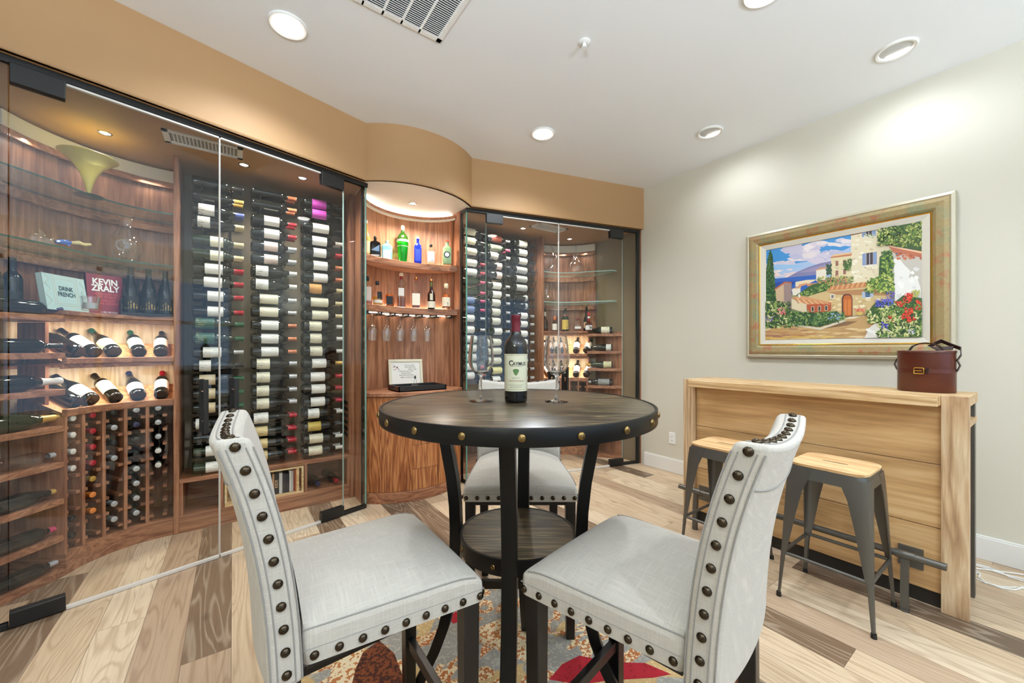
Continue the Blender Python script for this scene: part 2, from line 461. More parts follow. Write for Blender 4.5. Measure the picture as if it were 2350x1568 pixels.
def front_glass(side, T, k):
    tr = MB(); slab(tr, -.012, LEN+.03, -.016, .016, ZT, ZS)
    slab(tr, 0, S0, -.014, .014, 0, .03); slab(tr, S2, LEN, -.014, .014, 0, .03)
    slab(tr, LEN, LEN+.03, -.016, .016, 0, ZT)
    tr.prism([(AX-.008, GY), (AX+.012, GY), (AX+.012, GY+.1), (AX-.008, GY+.1)], ZT, ZS)
    tr.prism([(AX-.008, GY+.085), (AX+.012, GY+.085), (AX+.012, GY+.105), (AX-.008, GY+.105)], 0, ZT)
    tr.prism([(AX-.008, GY+.01), (AX+.012, GY+.01), (AX+.012, GY+.09), (AX-.008, GY+.09)], 0, .03)
    o = T(tr).build('trim_%d' % (2+k), M_blackp, smooth=0, bevel=.002); struct(o)
    for j, (s0, s1) in enumerate(((0, S0), (S2, LEN))):
        w = T(pane(s0+.002, s1-.002, .03, ZT)).build('window_%d' % (2+2*k+j), [M_pane, M_edge_l if j == 0 else plain('glass_edge_dark', (34,58,56), .2)], smooth=0); struct(w)
        if j == 0:
            rt = MB().box((AX-.003, GY+.008, .03), (AX+.007, GY+.085, ZT))
            rt.m = [1, 1, 1, 0, 1, 0]
            T(rt).build('return_pane', [M_pane, M_edge], w, smooth=0)
            slim = MB().box((AX-.003, GY+.0005, .03), (AX+.007, GY+.0075, ZT)); T(slim).build('corner_edge', M_edge, w, smooth=0)
    for j, (s0, s1) in enumerate(((S0, S1), (S1, S2))):
        door_no[0] += 1
        d = T(pane(s0+.003, s1-.003, .016, ZT-.006)).build('door_%d' % door_no[0], [M_pane, M_edge_l], smooth=0); struct(d)
        hs = s0 if j == 0 else s1-.17
        for (z0, z1) in ((.006, .075), (ZT-.085, ZT+.004)):
            h = MB(); slab(h, hs+.002, hs+.168, -.022, .022, z0, z1)
            T(h).build('patch_hinge', M_blackp, d, smooth=0, bevel=.003)
        se = MB(); a, b = (s0+.17, s1-.004) if j == 0 else (s0+.004, s1-.17)
        slab(se, a, b, -.009, .011, .002, .0165); slab(se, a, b, -.009, .009, ZT-.012, ZT-.002)
        m = s1-.002 if j == 0 else s0+.002
        slab(se, m-.0012, m+.0012, -.0075, .0075, .016, ZT-.01)
        T(se).build('door_seal', M_seal, d, smooth=0)
        hx = s1-.075 if j == 0 else s0+.075
        for side_o in (.045, -.045):
            hb = MB(); p = gp(hx, side_o); q = gp(hx, .004 if side_o > 0 else -.004)
            hb.box((p[0]-.012, p[1]-.012, .76), (p[0]+.012, p[1]+.012, 1.075))
            hm = MB()
            for z in (.83, 1.005): hm.cyl((p[0], p[1], z), (q[0], q[1], z), .009)
            hh = T(hb).build('pull_handle', M_blackp, d, smooth=0, bevel=.003); T(hm).build('standoff', M_chrome, hh)
both(front_glass)
# walnut post closing the far end of the right-hand front against the wall
pe = gp(LEN+.03)
post = MB().box((MX-pe[0]+.004, pe[1]-.03, 0), (XR, pe[1]+.05, ZS))
struct(post.build('trim_4', M_wal_z, smooth=0, bevel=.003))

# ------------------------------------------------------------------ ceiling fittings
M_lamp = emit('lamp_lens', (1, .95, .88, 1), 14)
M_lamp_s = emit('small_lamp_lens', (1, .88, .72, 1), 10)
def spot(loc, watt, color, r=.05, angle=150, blend=.6, rot=(0,0,0)):
    l = bpy.data.lights.new('spot', 'SPOT'); l.energy = watt; l.color = color; l.spot_size = math.radians(angle); l.spot_blend = blend; l.shadow_soft_size = r
    o = bpy.data.objects.new('spot_light', l); C.objects.link(o); o.location = loc; o.rotation_euler = rot
    return o
def area(loc, sx, sy, watt, color, rot=(0,0,0)):
    l = bpy.data.lights.new('area', 'AREA'); l.shape = 'RECTANGLE'; l.size = sx; l.size_y = sy; l.energy = watt; l.color = color
    o = bpy.data.objects.new('area_light', l); C.objects.link(o); o.location = loc; o.rotation_euler = rot
    return o
WARM, NEUT = (1, .92, .8), (.86, .94, 1)
def downlight(px, py, label, kind, watt):
    p = at_z(px, py, ZC)
    t = thing('recessed_light', label, 'ceiling light', (p.x, p.y, ZC), 0, 'recessed ceiling lights')
    R = .095
    tr = MB().lathe([(R, 0), (R, -.006), (R*.93, -.011), (R*.8, -.008), (R*.76, -.001)], 40)
    tr.build('trim_ring', M_trimw, t)
    if kind == 'wash':
        ca = MB().lathe([(R*.76, -.001), (R*.74, -.0015), (.0005, -.0012)], 40); ca.build('baffle', plain('baffle_grey', (196,196,194), .5), t)
        # slanted lamp slot facing the wall
        le = MB()
        pts = [(R*.72*cos(a), R*.72*sin(a)) for a in [math.radians(-52+104*i/16) for i in range(17)]]
        le.prism(pts, -.006, -.003); le.build('lens', M_lamp, t)
        spot((p.x+.02, p.y, ZC-.03), watt, NEUT, .05, 140, .8, (0, math.radians(-22), 0))
    else:
        le = MB().lathe([(R*.76, -.001), (R*.7, -.012), (R*.4, -.016), (.0005, -.017)], 32); le.build('lens', M_lamp, t)
        spot((p.x, p.y, ZC-.035), watt, NEUT, .06, 150, .7)
downlight(661, 58, 'lit recessed ceiling light above the cellar with the yellow vase', 'down', 54)
downlight(1246, 306, 'lit recessed ceiling light in front of the painting-side cellar', 'down', 54)
downlight(1629, 303, 'angled recessed wall-wash light nearest the room corner', 'wash', 13)
downlight(2056, 114, 'angled recessed wall-wash light above the framed painting', 'wash', 13)
downlight(1755, -22, 'recessed ceiling light at the very top edge of the photo', 'down', 54)
for (x, y, w) in ((.6, -1.2, 60), (2.4, -1.0, 60)): spot((x, y, ZC-.03), w, NEUT, .06, 150, .7)
# unseen upward spots added behind and beside the camera to brighten the ceiling
for (x, y, w) in ((-.8, -.5, 170), (1.3, -1.9, 140), (3.3, -1.6, 25)):
    o = spot((x, y, 1.95), w, (.76, .89, 1), .08, 172, .25, (PI, 0, 0))

def ceiling_vent():
    x1, y1 = .962, 2.045; x0, y0 = x1-.56, y1-.62
    t = thing('ceiling_vent', 'large white louvred air return grille in the ceiling', 'vent', ((x0+x1)/2, (y0+y1)/2, ZC))
    cx, cy = (x0+x1)/2, (y0+y1)/2
    f = MB(); a, b = (x1-x0)/2, (y1-y0)/2
    f.box((-a,-b,-.008), (a,-b+.03,0)); f.box((-a,b-.03,-.008), (a,b,0)); f.box((-a,-b,-.008), (-a+.03,b,0)); f.box((a-.03,-b,-.008), (a,b,0))
    nb = 5; w = (2*a-.06)/nb
    for i in range(1, nb): f.box((-a+.03+w*i-.006,-b,-.008), (-a+.03+w*i+.006,b,0))
    f.build('grille_frame', M_white, t, smooth=0, bevel=.0015)
    sl = MB()
    n = 44
    for k in range(n):
        y = -b+.035+(2*b-.07)*k/(n-1)
        M = Matrix.Translation((0, y, -.005)) @ Matrix.Rotation(math.radians(38), 4, 'X')
        sl.box((-a+.02,-.0055,-.001), (a-.02,.0055,.001), 0, M)
    sl.build('slats', M_white, t, smooth=0)
    MB().box((-a+.02,-b+.02,-.0008), (a-.02,b-.02,.0)).build('backing', plain('vent_dark', (110,112,114), .7), t, smooth=0)
ceiling_vent()
p = at_z(1341, 97, ZC)
t = thing('sprinkler_head', 'small white fire sprinkler head in the ceiling', 'sprinkler', p)
MB().lathe([(.034, 0), (.034, -.003), (.026, -.008), (.014, -.009)], 28).build('escutcheon', M_white, t)
MB().lathe([(.012, -.006), (.012, -.03), (.017, -.031), (.017, -.034), (.0005, -.035)], 16).build('deflector', M_white, t)

def cellar_fittings(side, T, k):
    mm = (lambda x: x) if k == 0 else (lambda x: MX-x)
    for i, x in enumerate((-.629, .065, .4325)):
        where = ('over the curved shelves', 'over the middle of the bottle racks', 'over the racks nearest the niche')[i]
        t = thing('cellar_downlight', 'small round downlight %s inside the %s-side cellar' % (where, side), 'ceiling light', (mm(x), 3.352, ZS), 0, 'small downlights inside the cellars')
        MB().lathe([(.034, 0), (.034, -.003), (.027, -.005), (.025, -.001)], 24).build('trim_ring', M_chrome, t)
        MB().lathe([(.025, -.001), (.0005, -.002)], 20).build('lens', M_lamp_s, t)
        spot((mm(x), 3.352, ZS-.012), 15 if i == 0 else 17, WARM, .025, 105 if i == 0 else 145, .7)
    t = thing('cellar_vent', 'white supply air grille in the ceiling of the %s-side cellar' % side, 'vent', (mm(-.145), 3.168, ZS), 0, 'grilles in the cellar ceilings')
    f = MB(); a, b = .2, .09
    f.box((-a,-b,-.008), (a,-b+.024,0)); f.box((-a,b-.024,-.008), (a,b,0)); f.box((-a,-b,-.008), (-a+.03,b,0)); f.box((a-.03,-b,-.008), (a,b,0))
    for i in range(1, 18): x = -a+.03+(2*a-.06)*i/18; f.box((x-.003,-b,-.006), (x+.003,b,-.001))
    f.build('grille_frame', M_white, t, smooth=0)
    MB().box((-a+.01,-b+.01,-.0012), (a-.01,b-.01,0)).build('backing', plain('vent_grey', (150,150,144), .7), t, smooth=0)
both(cellar_fittings)
t = thing('niche_downlight', 'small round downlight in the cream ceiling of the bottle niche', 'ceiling light', (1.312, 3.359, ZS))
MB().lathe([(.036, 0), (.036, -.003), (.028, -.006), (.026, -.001)], 24).build('trim_ring', M_chrome, t)
MB().lathe([(.026, -.001), (.0005, -.002)], 20).build('lens', M_lamp_s, t)
spot((1.312, 3.359, ZS-.012), 36, WARM, .025, 140, .7)

# outlet on the right wall
p = at_x(1543, 1006, XR)
t = thing('wall_outlet', 'white duplex power outlet low on the wall beside the bar', 'outlet', (XR, p.y, p.z))
MB().box((-.006,-.036,-.058), (0,.036,.058)).build('cover_plate', M_white, t, smooth=0, bevel=.002)
for z in (-.02, .02): MB().box((-.009,-.016,z-.014), (-.0061,.016,z+.014)).build('socket', M_white, t, smooth=0, bevel=.001)
for z in (-.02, .02):
    for y in (-.006, .006): MB().box((-.0096,y-.0012,z-.003), (-.0089,y+.0012,z+.007)).build('slot', M_ink, t, smooth=0)
    MB().cyl((-.0096,0,z-.008), (-.0088,0,z-.008), .0025).build('slot', M_ink, t, smooth=0)

# daylight
wd = bpy.data.worlds.new('world'); sc.world = wd; wd.use_nodes = True
bg = wd.node_tree.nodes['Background']; bg.inputs[0].default_value = (.5, .72, 1, 1); bg.inputs[1].default_value = 1.4
po = area(((wx0+wx1)/2, YR-.02, (wz0+wz1)/2), wx1-wx0, wz1-wz0, 1, (1,1,1), (math.radians(90), 0, 0)); po.data.cycles.is_portal = True; po.name = 'window_portal'
# ------------------------------------------------------------------ cellar joinery
GX0, GX1, YF, YW = -.325, -.296, 3.461, 3.80
AC, AR = (-.35, 3.037), .428
AOS, SLOPE = (.75, .715), (28.3, 33)
TA = math.radians(159)
def apt(r, deg): a = math.radians(deg); return (AC[0]+r*cos(a), AC[1]+r*sin(a))
def aline(r, d0=86.7, d1=159, n=18): return [apt(r, d0+(d1-d0)*i/n) for i in range(n+1)]
PZ = dict(book=(1.444, 1.468), lip1=(1.1696, 1.2017), lip2=(.877, .918))
SD = (-.64, -.768); SN = (-.768, .64)
SP0 = apt(AR, 159)
def sp(d, n=0, z=0): return Vector((SP0[0]+SD[0]*d+SN[0]*n, SP0[1]+SD[1]*d+SN[1]*n, z))
STZ = [1.4345, 1.232, 1.032, .832, .634, .431, .229, .04]
led = []
def curved_cabinet(side, T, k):
    AO = AOS[k]; rise = .195*math.tan(math.radians(SLOPE[k]))
    t = thing('curved_display_cabinet', 'tall curved walnut wine display cabinet in the %s-side cellar' % side, 'cabinet', (0,0,0), 0, 'curved cellar cabinets')
    m = MB(); m.strip(aline(AR), aline(AO), 0, .117); T(m).build('plinth', M_wal_x, t, bevel=.002)
    for (nm, r0, r1, z0, z1) in (('book_shelf', AR-.004, AO, *PZ['book']), ('bay_lip', AR-.006, AR+.02, *PZ['lip1']), ('bay_lip', AR-.006, AR+.02, *PZ['lip2']), ('bay_floor', AR+.02, AO, 1.163, 1.17), ('bay_floor', AR+.02, AO, .87, .877), ('bay_rail', AR+.012, AR+.03, 1.143, 1.1696), ('bay_rail', AR+.012, AR+.03, 1.414, 1.444)):
        m = MB(); m.strip(aline(r0), aline(r1), z0, z1); T(m).build(nm, M_wal_x, t, bevel=.0025)
    # sloping cradles for the display rows
    for z in (1.185, .9):
        m = MB(); L0, L1 = aline(AR+.02), aline(AR+.215)
        n = len(L0)
        m.add([(p[0],p[1],z) for p in L0]+[(p[0],p[1],z+rise) for p in L1], [(i, i+1, n+i+1, n+i) for i in range(n-1)])
        m.add([(p[0],p[1],z-.012) for p in L0]+[(p[0],p[1],z+rise-.012) for p in L1], [(i+1, i, n+i, n+i+1) for i in range(n-1)])
        T(m).build('cradle', wood('walnut_cradle%.1f' % (z+k), (150,96,60),(196,136,88),(222,170,120), 'Z', .45), t)
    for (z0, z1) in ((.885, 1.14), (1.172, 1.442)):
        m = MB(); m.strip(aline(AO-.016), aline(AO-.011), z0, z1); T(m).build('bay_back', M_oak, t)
    m = MB(); m.strip(aline(AO-.01), aline(AO), .117, ZS-.002); T(m).build('back_panel', M_wal_z, t)
    m = MB(); m.strip(aline(AO-.05), aline(AO-.021), 2.46, 2.545); T(m).build('cove', M_cream, t, bevel=.004)
    m = MB(); m.strip(aline(AO-.045), aline(AO-.021), 2.42, 2.46); T(m).build('cove_rail', M_wal_x, t)
    m = MB().box((GX0, YF, 0), (GX1, YW, ZS-.002)); T(m).build('gable', M_wal_z, t, smooth=0, bevel=.003)
    # cubby dividers with little cleats
    for i in range(1, 6):
        d = 90+69*i/5
        m = MB(); p, q = apt(AR, d), apt(AO-.012, d)
        dx, dy = -sin(math.radians(d))*.009, cos(math.radians(d))*.009
        m.prism([(p[0]-dx,p[1]-dy),(q[0]-dx,q[1]-dy),(q[0]+dx,q[1]+dy),(p[0]+dx,p[1]+dy)], .117, .877)
        T(m).build('divider', M_wal_z, t, smooth=0, bevel=.0015)
    m = MB()
    for i in range(0, 6):
        for sgn in (-1, 1):
            if (i == 0 and sgn < 0) or (i == 5 and sgn > 0): continue
            d = 90+69*i/5+sgn*2.6
            for j in range(8):
                z = .150+.0945*j
                p, q = apt(AR+.012, d), apt(AR+.2, d)
                ex, ey = -sin(math.radians(d))*.011, cos(math.radians(d))*.011
                m.prism([(p[0]-ex,p[1]-ey),(q[0]-ex,q[1]-ey),(q[0]+ex,q[1]+ey),(p[0]+ex,p[1]+ey)], z-.009, z+.009)
    T(m).build('cleats', M_wal_x, t, smooth=0)
    for z in (2.166, 1.8156):
        m = MB(); n = 18
        f = [tuple(sp(.30)[:2]), tuple(sp(.0)[:2])] + aline(AR, 86.7, 157)[::-1]
        b = aline(AO-.03, 86.7, 157) + [(-1.0, 3.2), (-1.0, 2.96)]
        m.prism(f+b, z-.010, z, 0, None, 1)
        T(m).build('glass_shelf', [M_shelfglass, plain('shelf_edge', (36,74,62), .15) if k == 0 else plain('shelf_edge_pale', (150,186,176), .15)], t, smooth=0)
        m = MB(); m.strip(aline(AO-.06), aline(AO-.021), z-.075, z-.03); T(m).build('shelf_ledge', M_wal_x, t)
    # straight stack for single bottles at the outer end
    s = thing('bottle_stack_shelves', 'narrow walnut stack of single-bottle shelves at the outer end of the %s-side cellar' % side, 'shelves', (0,0,0), 0, 'single-bottle shelf stacks')
    poly = [tuple(sp(.003)[:2]), tuple(sp(.398)[:2]), (-1.0055, 2.90), (-1.0055, 3.27), tuple(sp(.003, .28)[:2])]
    for z in STZ:
        m = MB().prism(poly, z-.032, z); T(m).build('shelf', M_wal_y, s, smooth=0, bevel=.002)
    m = MB().prism([(-1.012, 2.89), (-1.006, 2.89), (-1.006, 3.28), (-1.012, 3.28)], 0, 1.46); T(m).build('back_panel', M_wal_z, s, smooth=0)
    m = MB(); m.prism([tuple(sp(.004,.10)[:2]), tuple(sp(.02,.10)[:2]), tuple(sp(.02,.27)[:2]), tuple(sp(.004,.27)[:2])], .01, 1.40); T(m).build('side_panel', M_wal_z, s, smooth=0)
    m = MB().prism(poly, 0, .008); T(m).build('base', M_wal_y, s, smooth=0)
    mm = (lambda x: x) if k == 0 else (lambda x: MX-x)
    for z in (1.4435, 1.1625):            # the bays are lit by strips tucked behind the front rails
        for d in (102, 116, 131, 146):
            p = apt(AR+.05, d); a = area((mm(p[0]), p[1], z-.003), .07, .012, .85, WARM)
            a.rotation_euler = (0, 0, math.radians((d-90) if k == 0 else (90-d)))
    for d in (100, 124, 148):
        p = apt(AO-.075, d); area((mm(p[0]), p[1], 2.44), .1, .02, .2, WARM)
both(curved_cabinet)

def rack_base(side, T, k):
    t = thing('cellar_base_cabinet', 'low open walnut base cabinet under the bottle racks of the %s-side cellar' % side, 'cabinet', (0,0,0), 0, 'base cabinets under the racks')
    x0, x1 = GX1, .80
    for nm, z0, z1 in (('plinth', 0, .098), ('bottom_board', .098, .118), ('top_board', .338, .362)):
        y0 = YF if nm != 'plinth' else YF+.004
        T(MB().box((x0, y0, z0), (x1, YW, z1))).build(nm, M_wal_x, t, smooth=0, bevel=.002)
    for x in (x0, -.072, .462, x1-.02):
        T(MB().box((x, YF+.004, .118), (x+.02, YW, .338))).build('divider', M_wal_z, t, smooth=0, bevel=.0015)
    T(MB().box((x0, YW-.012, .118), (x1, YW, .338))).build('back_panel', M_wal_x, t, smooth=0)
    g = thing('niche_gable', 'tall walnut gable between the niche and the %s-side cellar' % side, 'panel', (0,0,0), 0, 'gables flanking the niche')
    T(MB().box((.80, YF, 0), (.84, YW, ZS-.002))).build('cellar_face', M_wal_z, g, smooth=0, bevel=.003)
    T(MB().box((.842, 3.283, 0), (.874, YW, ZS-.002))).build('niche_face', M_wal_z, g, smooth=0, bevel=.003)
    gr = MB()
    for i in range(6): gr.box((.797, YF+.06, .50+.055*i), (.80, YF+.2, .53+.055*i))
    if k == 0: T(gr).build('air_slots', M_blackp, g, smooth=0)
both(rack_base)

# ------------------------------------------------------------------ bottles
PROF = {
 'bordeaux': [(.0005,.006),(.022,.004),(.033,.0),(.0365,.004),(.0372,.012),(.0372,.178),(.0362,.192),(.031,.206),(.022,.217),(.0165,.226),(.0148,.236),(.0142,.285),(.0158,.287),(.0158,.296),(.0135,.2975),(.0005,.2975)],
 'burgundy': [(.0005,.006),(.024,.004),(.036,.0),(.0395,.005),(.0402,.014),(.0402,.128),(.0385,.150),(.0335,.175),(.0265,.198),(.0195,.222),(.0158,.244),(.0146,.288),(.016,.290),(.016,.299),(.0005,.300)],
 'champagne': [(.0005,.008),(.024,.005),(.040,.0),(.0435,.006),(.0442,.018),(.0442,.135),(.0425,.156),(.037,.182),(.028,.208),(.0205,.234),(.0172,.256),(.0165,.292),(.0185,.296),(.0185,.312),(.0165,.318),(.0005,.319)],
}
CAPZ = {'bordeaux': .238, 'burgundy': .246, 'champagne': .222}
LABZ = {'bordeaux': (.058, .158), 'burgundy': (.035, .112), 'champagne': (.04, .12)}
cache = {}
def body_mesh(kind, mat):
    key = ('b', kind, mat.name)
    if key not in cache: cache[key] = MB().lathe(PROF[kind], 20).mesh('bottle_body', mat, 50)
    return cache[key]
def rad_at(kind, z):
    p = PROF[kind]
    for i in range(len(p)-1):
        if p[i][1] <= z <= p[i+1][1] and i > 2: return p[i][0]+(p[i+1][0]-p[i][0])*(z-p[i][1])/max(1e-6, p[i+1][1]-p[i][1])
    return p[-2][0]
def cap_mesh(kind, mat, z0=None):
    key = ('c', kind, mat.name, z0)
    if key not in cache:
        z0 = z0 or CAPZ[kind]; zs = [q for q in PROF[kind] if q[1] > z0 and q[0] > .001]
        pr = [(rad_at(kind, z0)+.0006, z0)] + [(r+.0007, z+.0004) for r, z in zs] + [(.0005, zs[-1][1]+.0016)]
        cache[key] = MB().lathe(pr, 16).mesh('capsule', mat, 50)
    return cache[key]
def lab_mesh(kind, mat, z0, z1, span=170, a_mid=0.0):
    key = ('l', kind, mat.name, z0, z1, span)
    if key not in cache:
        s = math.radians(span)/2; n = 6
        pr = [(rad_at(kind, z0+(z1-z0)*i/n)+.0006, z0+(z1-z0)*i/n) for i in range(n+1)]
        cache[key] = MB().lathe(pr, 14, 0, None, -s, s).mesh('label', mat, 60)
    return cache[key]
LAB = {}
def lab(c, ink=(60,55,50), amount=.6):
    k = (c, ink)
    if k not in LAB: LAB[k] = label_mat('label_%d_%d_%d_%d' % (*c, ink[0]), c, ink, amount)
    return LAB[k]
CAPC = {'red': (176,30,48), 'black': (22,22,24), 'white': (226,222,214), 'gold': (206,166,84), 'copper': (196,120,84), 'blue': (96,110,190), 'green': (36,92,60), 'silver': (190,192,194), 'purple': (110,36,96), 'orange': (226,132,60), 'burgundy': (104,24,40), 'pink': (206,70,110), 'cream': (224,206,160), 'navy': (30,36,80)}
def capm(c): return plain('capsule_'+c, CAPC[c], .32, .35 if c in ('gold','silver','copper') else 0)
GL = {'dark': M_dark, 'green': M_dgreen, 'pale': M_pgreen, 'clear': M_clear}
def bottle(name, label, M, kind='bordeaux', glass='dark', cap='black', lab_c=None, lab_z=None, span=170, ink=(60,55,50), group=None, extra=None, cat='bottle', amount=.6):
    o = bpy.data.objects.new(name, body_mesh(kind, GL[glass])); C.objects.link(o); tag(o, label, cat, group); o.matrix_world = M
    if cap: child('capsule', cap_mesh(kind, capm(cap)), o)
    if lab_c: child('label', lab_mesh(kind, lab(lab_c, ink, amount), *(lab_z or LABZ[kind]), span), o)
    for (c2, z0, z1, sp2) in (extra or ()): child('label', lab_mesh(kind, lab(c2, ink, 0), z0, z1, sp2), o)
    return o
ORD = ['topmost','second','third','fourth','fifth','sixth','seventh','eighth','ninth','tenth','eleventh','twelfth','thirteenth','fourteenth','fifteenth','sixteenth','seventeenth','eighteenth','nineteenth','twentieth','twenty-first','lowest']
CN = {(255,255,255):'white'}
def cname(c):
    if c is None: return 'unlabelled'
    r, g, b = c
    if r > 225 and g > 215: return 'white' if b > 215 else 'cream'
    if r > 190 and g > 150: return 'tan' if b > 80 else 'yellow'
    if g > r and g > 80: return 'green'
    if b > 120 and r > 120 and g < 90: return 'purple'
    if r > 180 and g < 160 and b < 120: return 'orange'
    if r > 120 and g < 110: return 'brick-red'
    if r > 200: return 'pink'
    return 'dark'
Wt, Cr, Pk = (240,238,230), (232,226,200), (222,200,188)
# per front-row bottle: pixel row, glass, capsule, label colour, label from/to, profile
def R(y, cap, labc, z=(.058,.158), kind='bordeaux', glass='dark', ink=(60,55,50)): return (y, cap, labc, z, kind, glass, ink)
L1 = [R(420,'black',None), R(450.6,'gold',None), R(482,'blue',Wt,(.035,.125),'burgundy'), R(510.5,'cream',Wt,(.03,.10),'burgundy'), R(552.6,'cream',Cr,(.10,.175),'bordeaux','green'), R(584.5,'cream',Cr,(.10,.175),'bordeaux','green'),
      R(616,'red',Wt,(.07,.172)), R(647,'red',Wt,(.065,.168)), R(679,'red',Wt,(.085,.176)), R(714.6,'red',Wt,(.085,.176)), R(742.6,'green',(60,100,84),(.02,.125),'burgundy','green',(214,196,130)), R(776.7,'green',(60,100,84),(.02,.125),'burgundy','green',(214,196,130)),
      R(809,'silver',Wt,(.06,.165)), R(839.7,'black',Wt,(.04,.105),'burgundy'), R(872,'green',(214,196,160),(.04,.13),'bordeaux','dark',(150,40,40)), R(904,'green',(214,196,160),(.04,.13),'bordeaux','dark',(150,40,40)), R(936.5,'green',(214,196,160),(.04,.13),'bordeaux','dark',(150,40,40)), R(971.7,'black',Wt,(.02,.06)), R(1005.5,'black',None), R(1036,'cream',Wt,(.075,.16),'bordeaux','pale'), R(1074,'cream',Wt,(.075,.16),'bordeaux','pale')]
L2 = [R(444,'copper',None), R(472,'copper',None), R(506.7,'red',Wt,(.078,.178),'bordeaux','dark',(40,38,36)), R(536,'red',Wt,(.078,.178),'bordeaux','dark',(40,38,36)), R(565,'silver',Pk,(.078,.168)), R(594.7,'silver',Pk,(.078,.168)), R(622.8,'white',Wt,(.025,.105),'burgundy'), R(653.4,'white',Wt,(.025,.105),'burgundy'),
      R(686.5,'silver',Cr,(.05,.17),'bordeaux','dark',(170,40,40)), R(715.9,'silver',Cr,(.05,.17),'bordeaux','dark',(170,40,40)), R(746.5,'copper',Wt,(.06,.172)), R(777.5,'copper',Wt,(.06,.172)), R(807.5,'copper',Wt,(.06,.172)), R(835.3,'silver',Cr,(.03,.115),'burgundy'), R(866,'silver',Cr,(.03,.115),'burgundy'), R(897,'silver',Cr,(.03,.11),'burgundy'), R(926,'silver',Cr,(.03,.11),'burgundy'), R(958.5,'red',Wt,(.012,.105),'burgundy'), R(989,'red',(222,198,140),(.015,.10)), R(1017,'red',(222,198,140),(.015,.10)), R(1045,'red',(222,198,140),(.015,.10))]
L3 = [R(469.7,'black',(170,60,160),(.06,.165)), R(492.7,'black',(170,60,160),(.06,.165)), R(524.5,'black',Wt,(.065,.185)), R(553.9,'white',Wt,(.06,.17)), R(580.7,'red',Wt,(.07,.165)), R(610,'copper',Wt,(.07,.175)), R(638,'copper',Wt,(.07,.175)), R(663.6,'cream',(220,160,90),(.04,.13),'burgundy'), R(694,'cream',Cr,(.05,.18),'bordeaux','dark',(40,38,36)), R(723.5,'cream',Cr,(.06,.18),'bordeaux','dark',(40,38,36)), R(749,'white',Cr,(.04,.13),'burgundy'), R(777,'white',Cr,(.045,.13),'burgundy'), R(806,'white',Cr,(.045,.135),'burgundy'),
      R(833.9,'gold',Wt,(.06,.165)), R(864.7,'red',Wt,(.05,.155),'bordeaux','dark',(120,20,36)), R(892.5,'red',Wt,(.055,.158),'bordeaux','dark',(120,20,36)), R(921.9,'red',Wt,(.05,.155),'bordeaux','dark',(120,20,36)), R(948,'white',Wt,(.03,.112),'burgundy'), R(977.6,'black',(212,184,90),(.03,.125)), R(1005.5,'white',Cr,(.04,.14),'bordeaux','dark',(150,110,60)), R(1033,'white',Cr,(.035,.135),'bordeaux','dark',(150,110,60))]
RA = [R(533.6,'black',Cr,(.04,.17)), R(554.6,'black',Cr,(.04,.17)), R(578.5,'black',Cr,(.05,.185),'bordeaux','dark',(60,90,50)), R(604.4,'red',Wt,(.06,.185),'bordeaux','dark',(190,80,60)), R(625.4,'red',Wt,(.06,.185),'bordeaux','dark',(190,80,60)), R(646.4,'pink',None,glass='green'), R(671,'pink',None,glass='green'), R(690,'pink',(120,140,180)), R(711,'pink',(120,140,180)), R(731,'silver',Wt), R(757,'silver',Wt), R(778,'black',Wt), R(799,'black',Wt), R(820,'black',Wt), R(841,'red',Wt), R(862,'red',Wt)]
RB = [R(550.8,'silver',(150,74,56),(.045,.175)), R(571.8,'pink',(120,126,110),(.03,.17),'bordeaux','green',(230,226,200)), R(590,'white',Wt,(.03,.125),'burgundy'), R(612,'black',Pk,(.11,.178),'bordeaux','dark',(190,150,140)), R(633,'black',Pk,(.11,.178),'bordeaux','dark',(190,150,140)), R(657,'silver',Wt,(.06,.17)), R(677,'silver',Wt,(.06,.17)), R(696,'silver',(222,220,200),(.05,.16),'burgundy','dark',(30,30,30)), R(717,'silver',(222,220,200),(.05,.16),'burgundy','dark',(30,30,30)), R(738,'silver',(222,220,200),(.05,.16),'burgundy','dark',(30,30,30)), R(761,'silver',Wt,(.08,.18),'bordeaux','green'), R(785.6,'black',(222,220,200),(.06,.17),'burgundy','dark',(30,30,30)), R(806,'black',(222,220,200),(.06,.17)), R(828,'black',(222,220,200),(.06,.17)), R(850,'black',(230,220,150),(.06,.18)), R(871,'silver',Wt)]
RC = [R(561,'black',Wt,(.065,.18)), R(581,'black',Wt,(.065,.18)), R(600.5,'black',Wt,(.065,.18)), R(621.6,'black',(196,198,196),(.03,.18),'bordeaux','dark',(20,20,22)), R(641.7,'black',(196,198,196),(.03,.18),'bordeaux','dark',(20,20,22)), R(661.8,'black',(196,198,196),(.03,.18),'bordeaux','dark',(20,20,22)), R(684.7,'black',(186,190,190),(.15,.185)), R(703,'black',(186,190,190),(.15,.185)), R(725,'silver',Wt,(.09,.185)), R(744,'silver',Wt,(.09,.185)), R(766,'silver',Wt,(.09,.185)), R(785.6,'silver',Wt,(.09,.185)), R(806,'silver',Wt,(.09,.185)), R(827,'silver',Wt,(.09,.185)), R(847,'silver',Wt,(.09,.185)), R(868,'silver',Wt,(.09,.185))]
YB0 = 3.53
RACKS = [('vase', 'next to the curved cabinet', -.231, L1, 471), ('vase', 'middle', .116, L2, 610), ('vase', 'next to the niche', .462, L3, 730),
         ('painting', 'next to the niche', 1.875, RA, 1085), ('painting', 'middle', 2.198, RB, 1146), ('painting', 'next to the curved cabinet', 2.544, RC, 1200)]
def rot_bottle(p, zdir, xdir):          # bottle along zdir with its label facing xdir
    z = Vector(zdir).normalized(); x = Vector(xdir); x = (x-z*x.dot(z)).normalized(); y = z.cross(x)
    return frame(p, x, y, z)
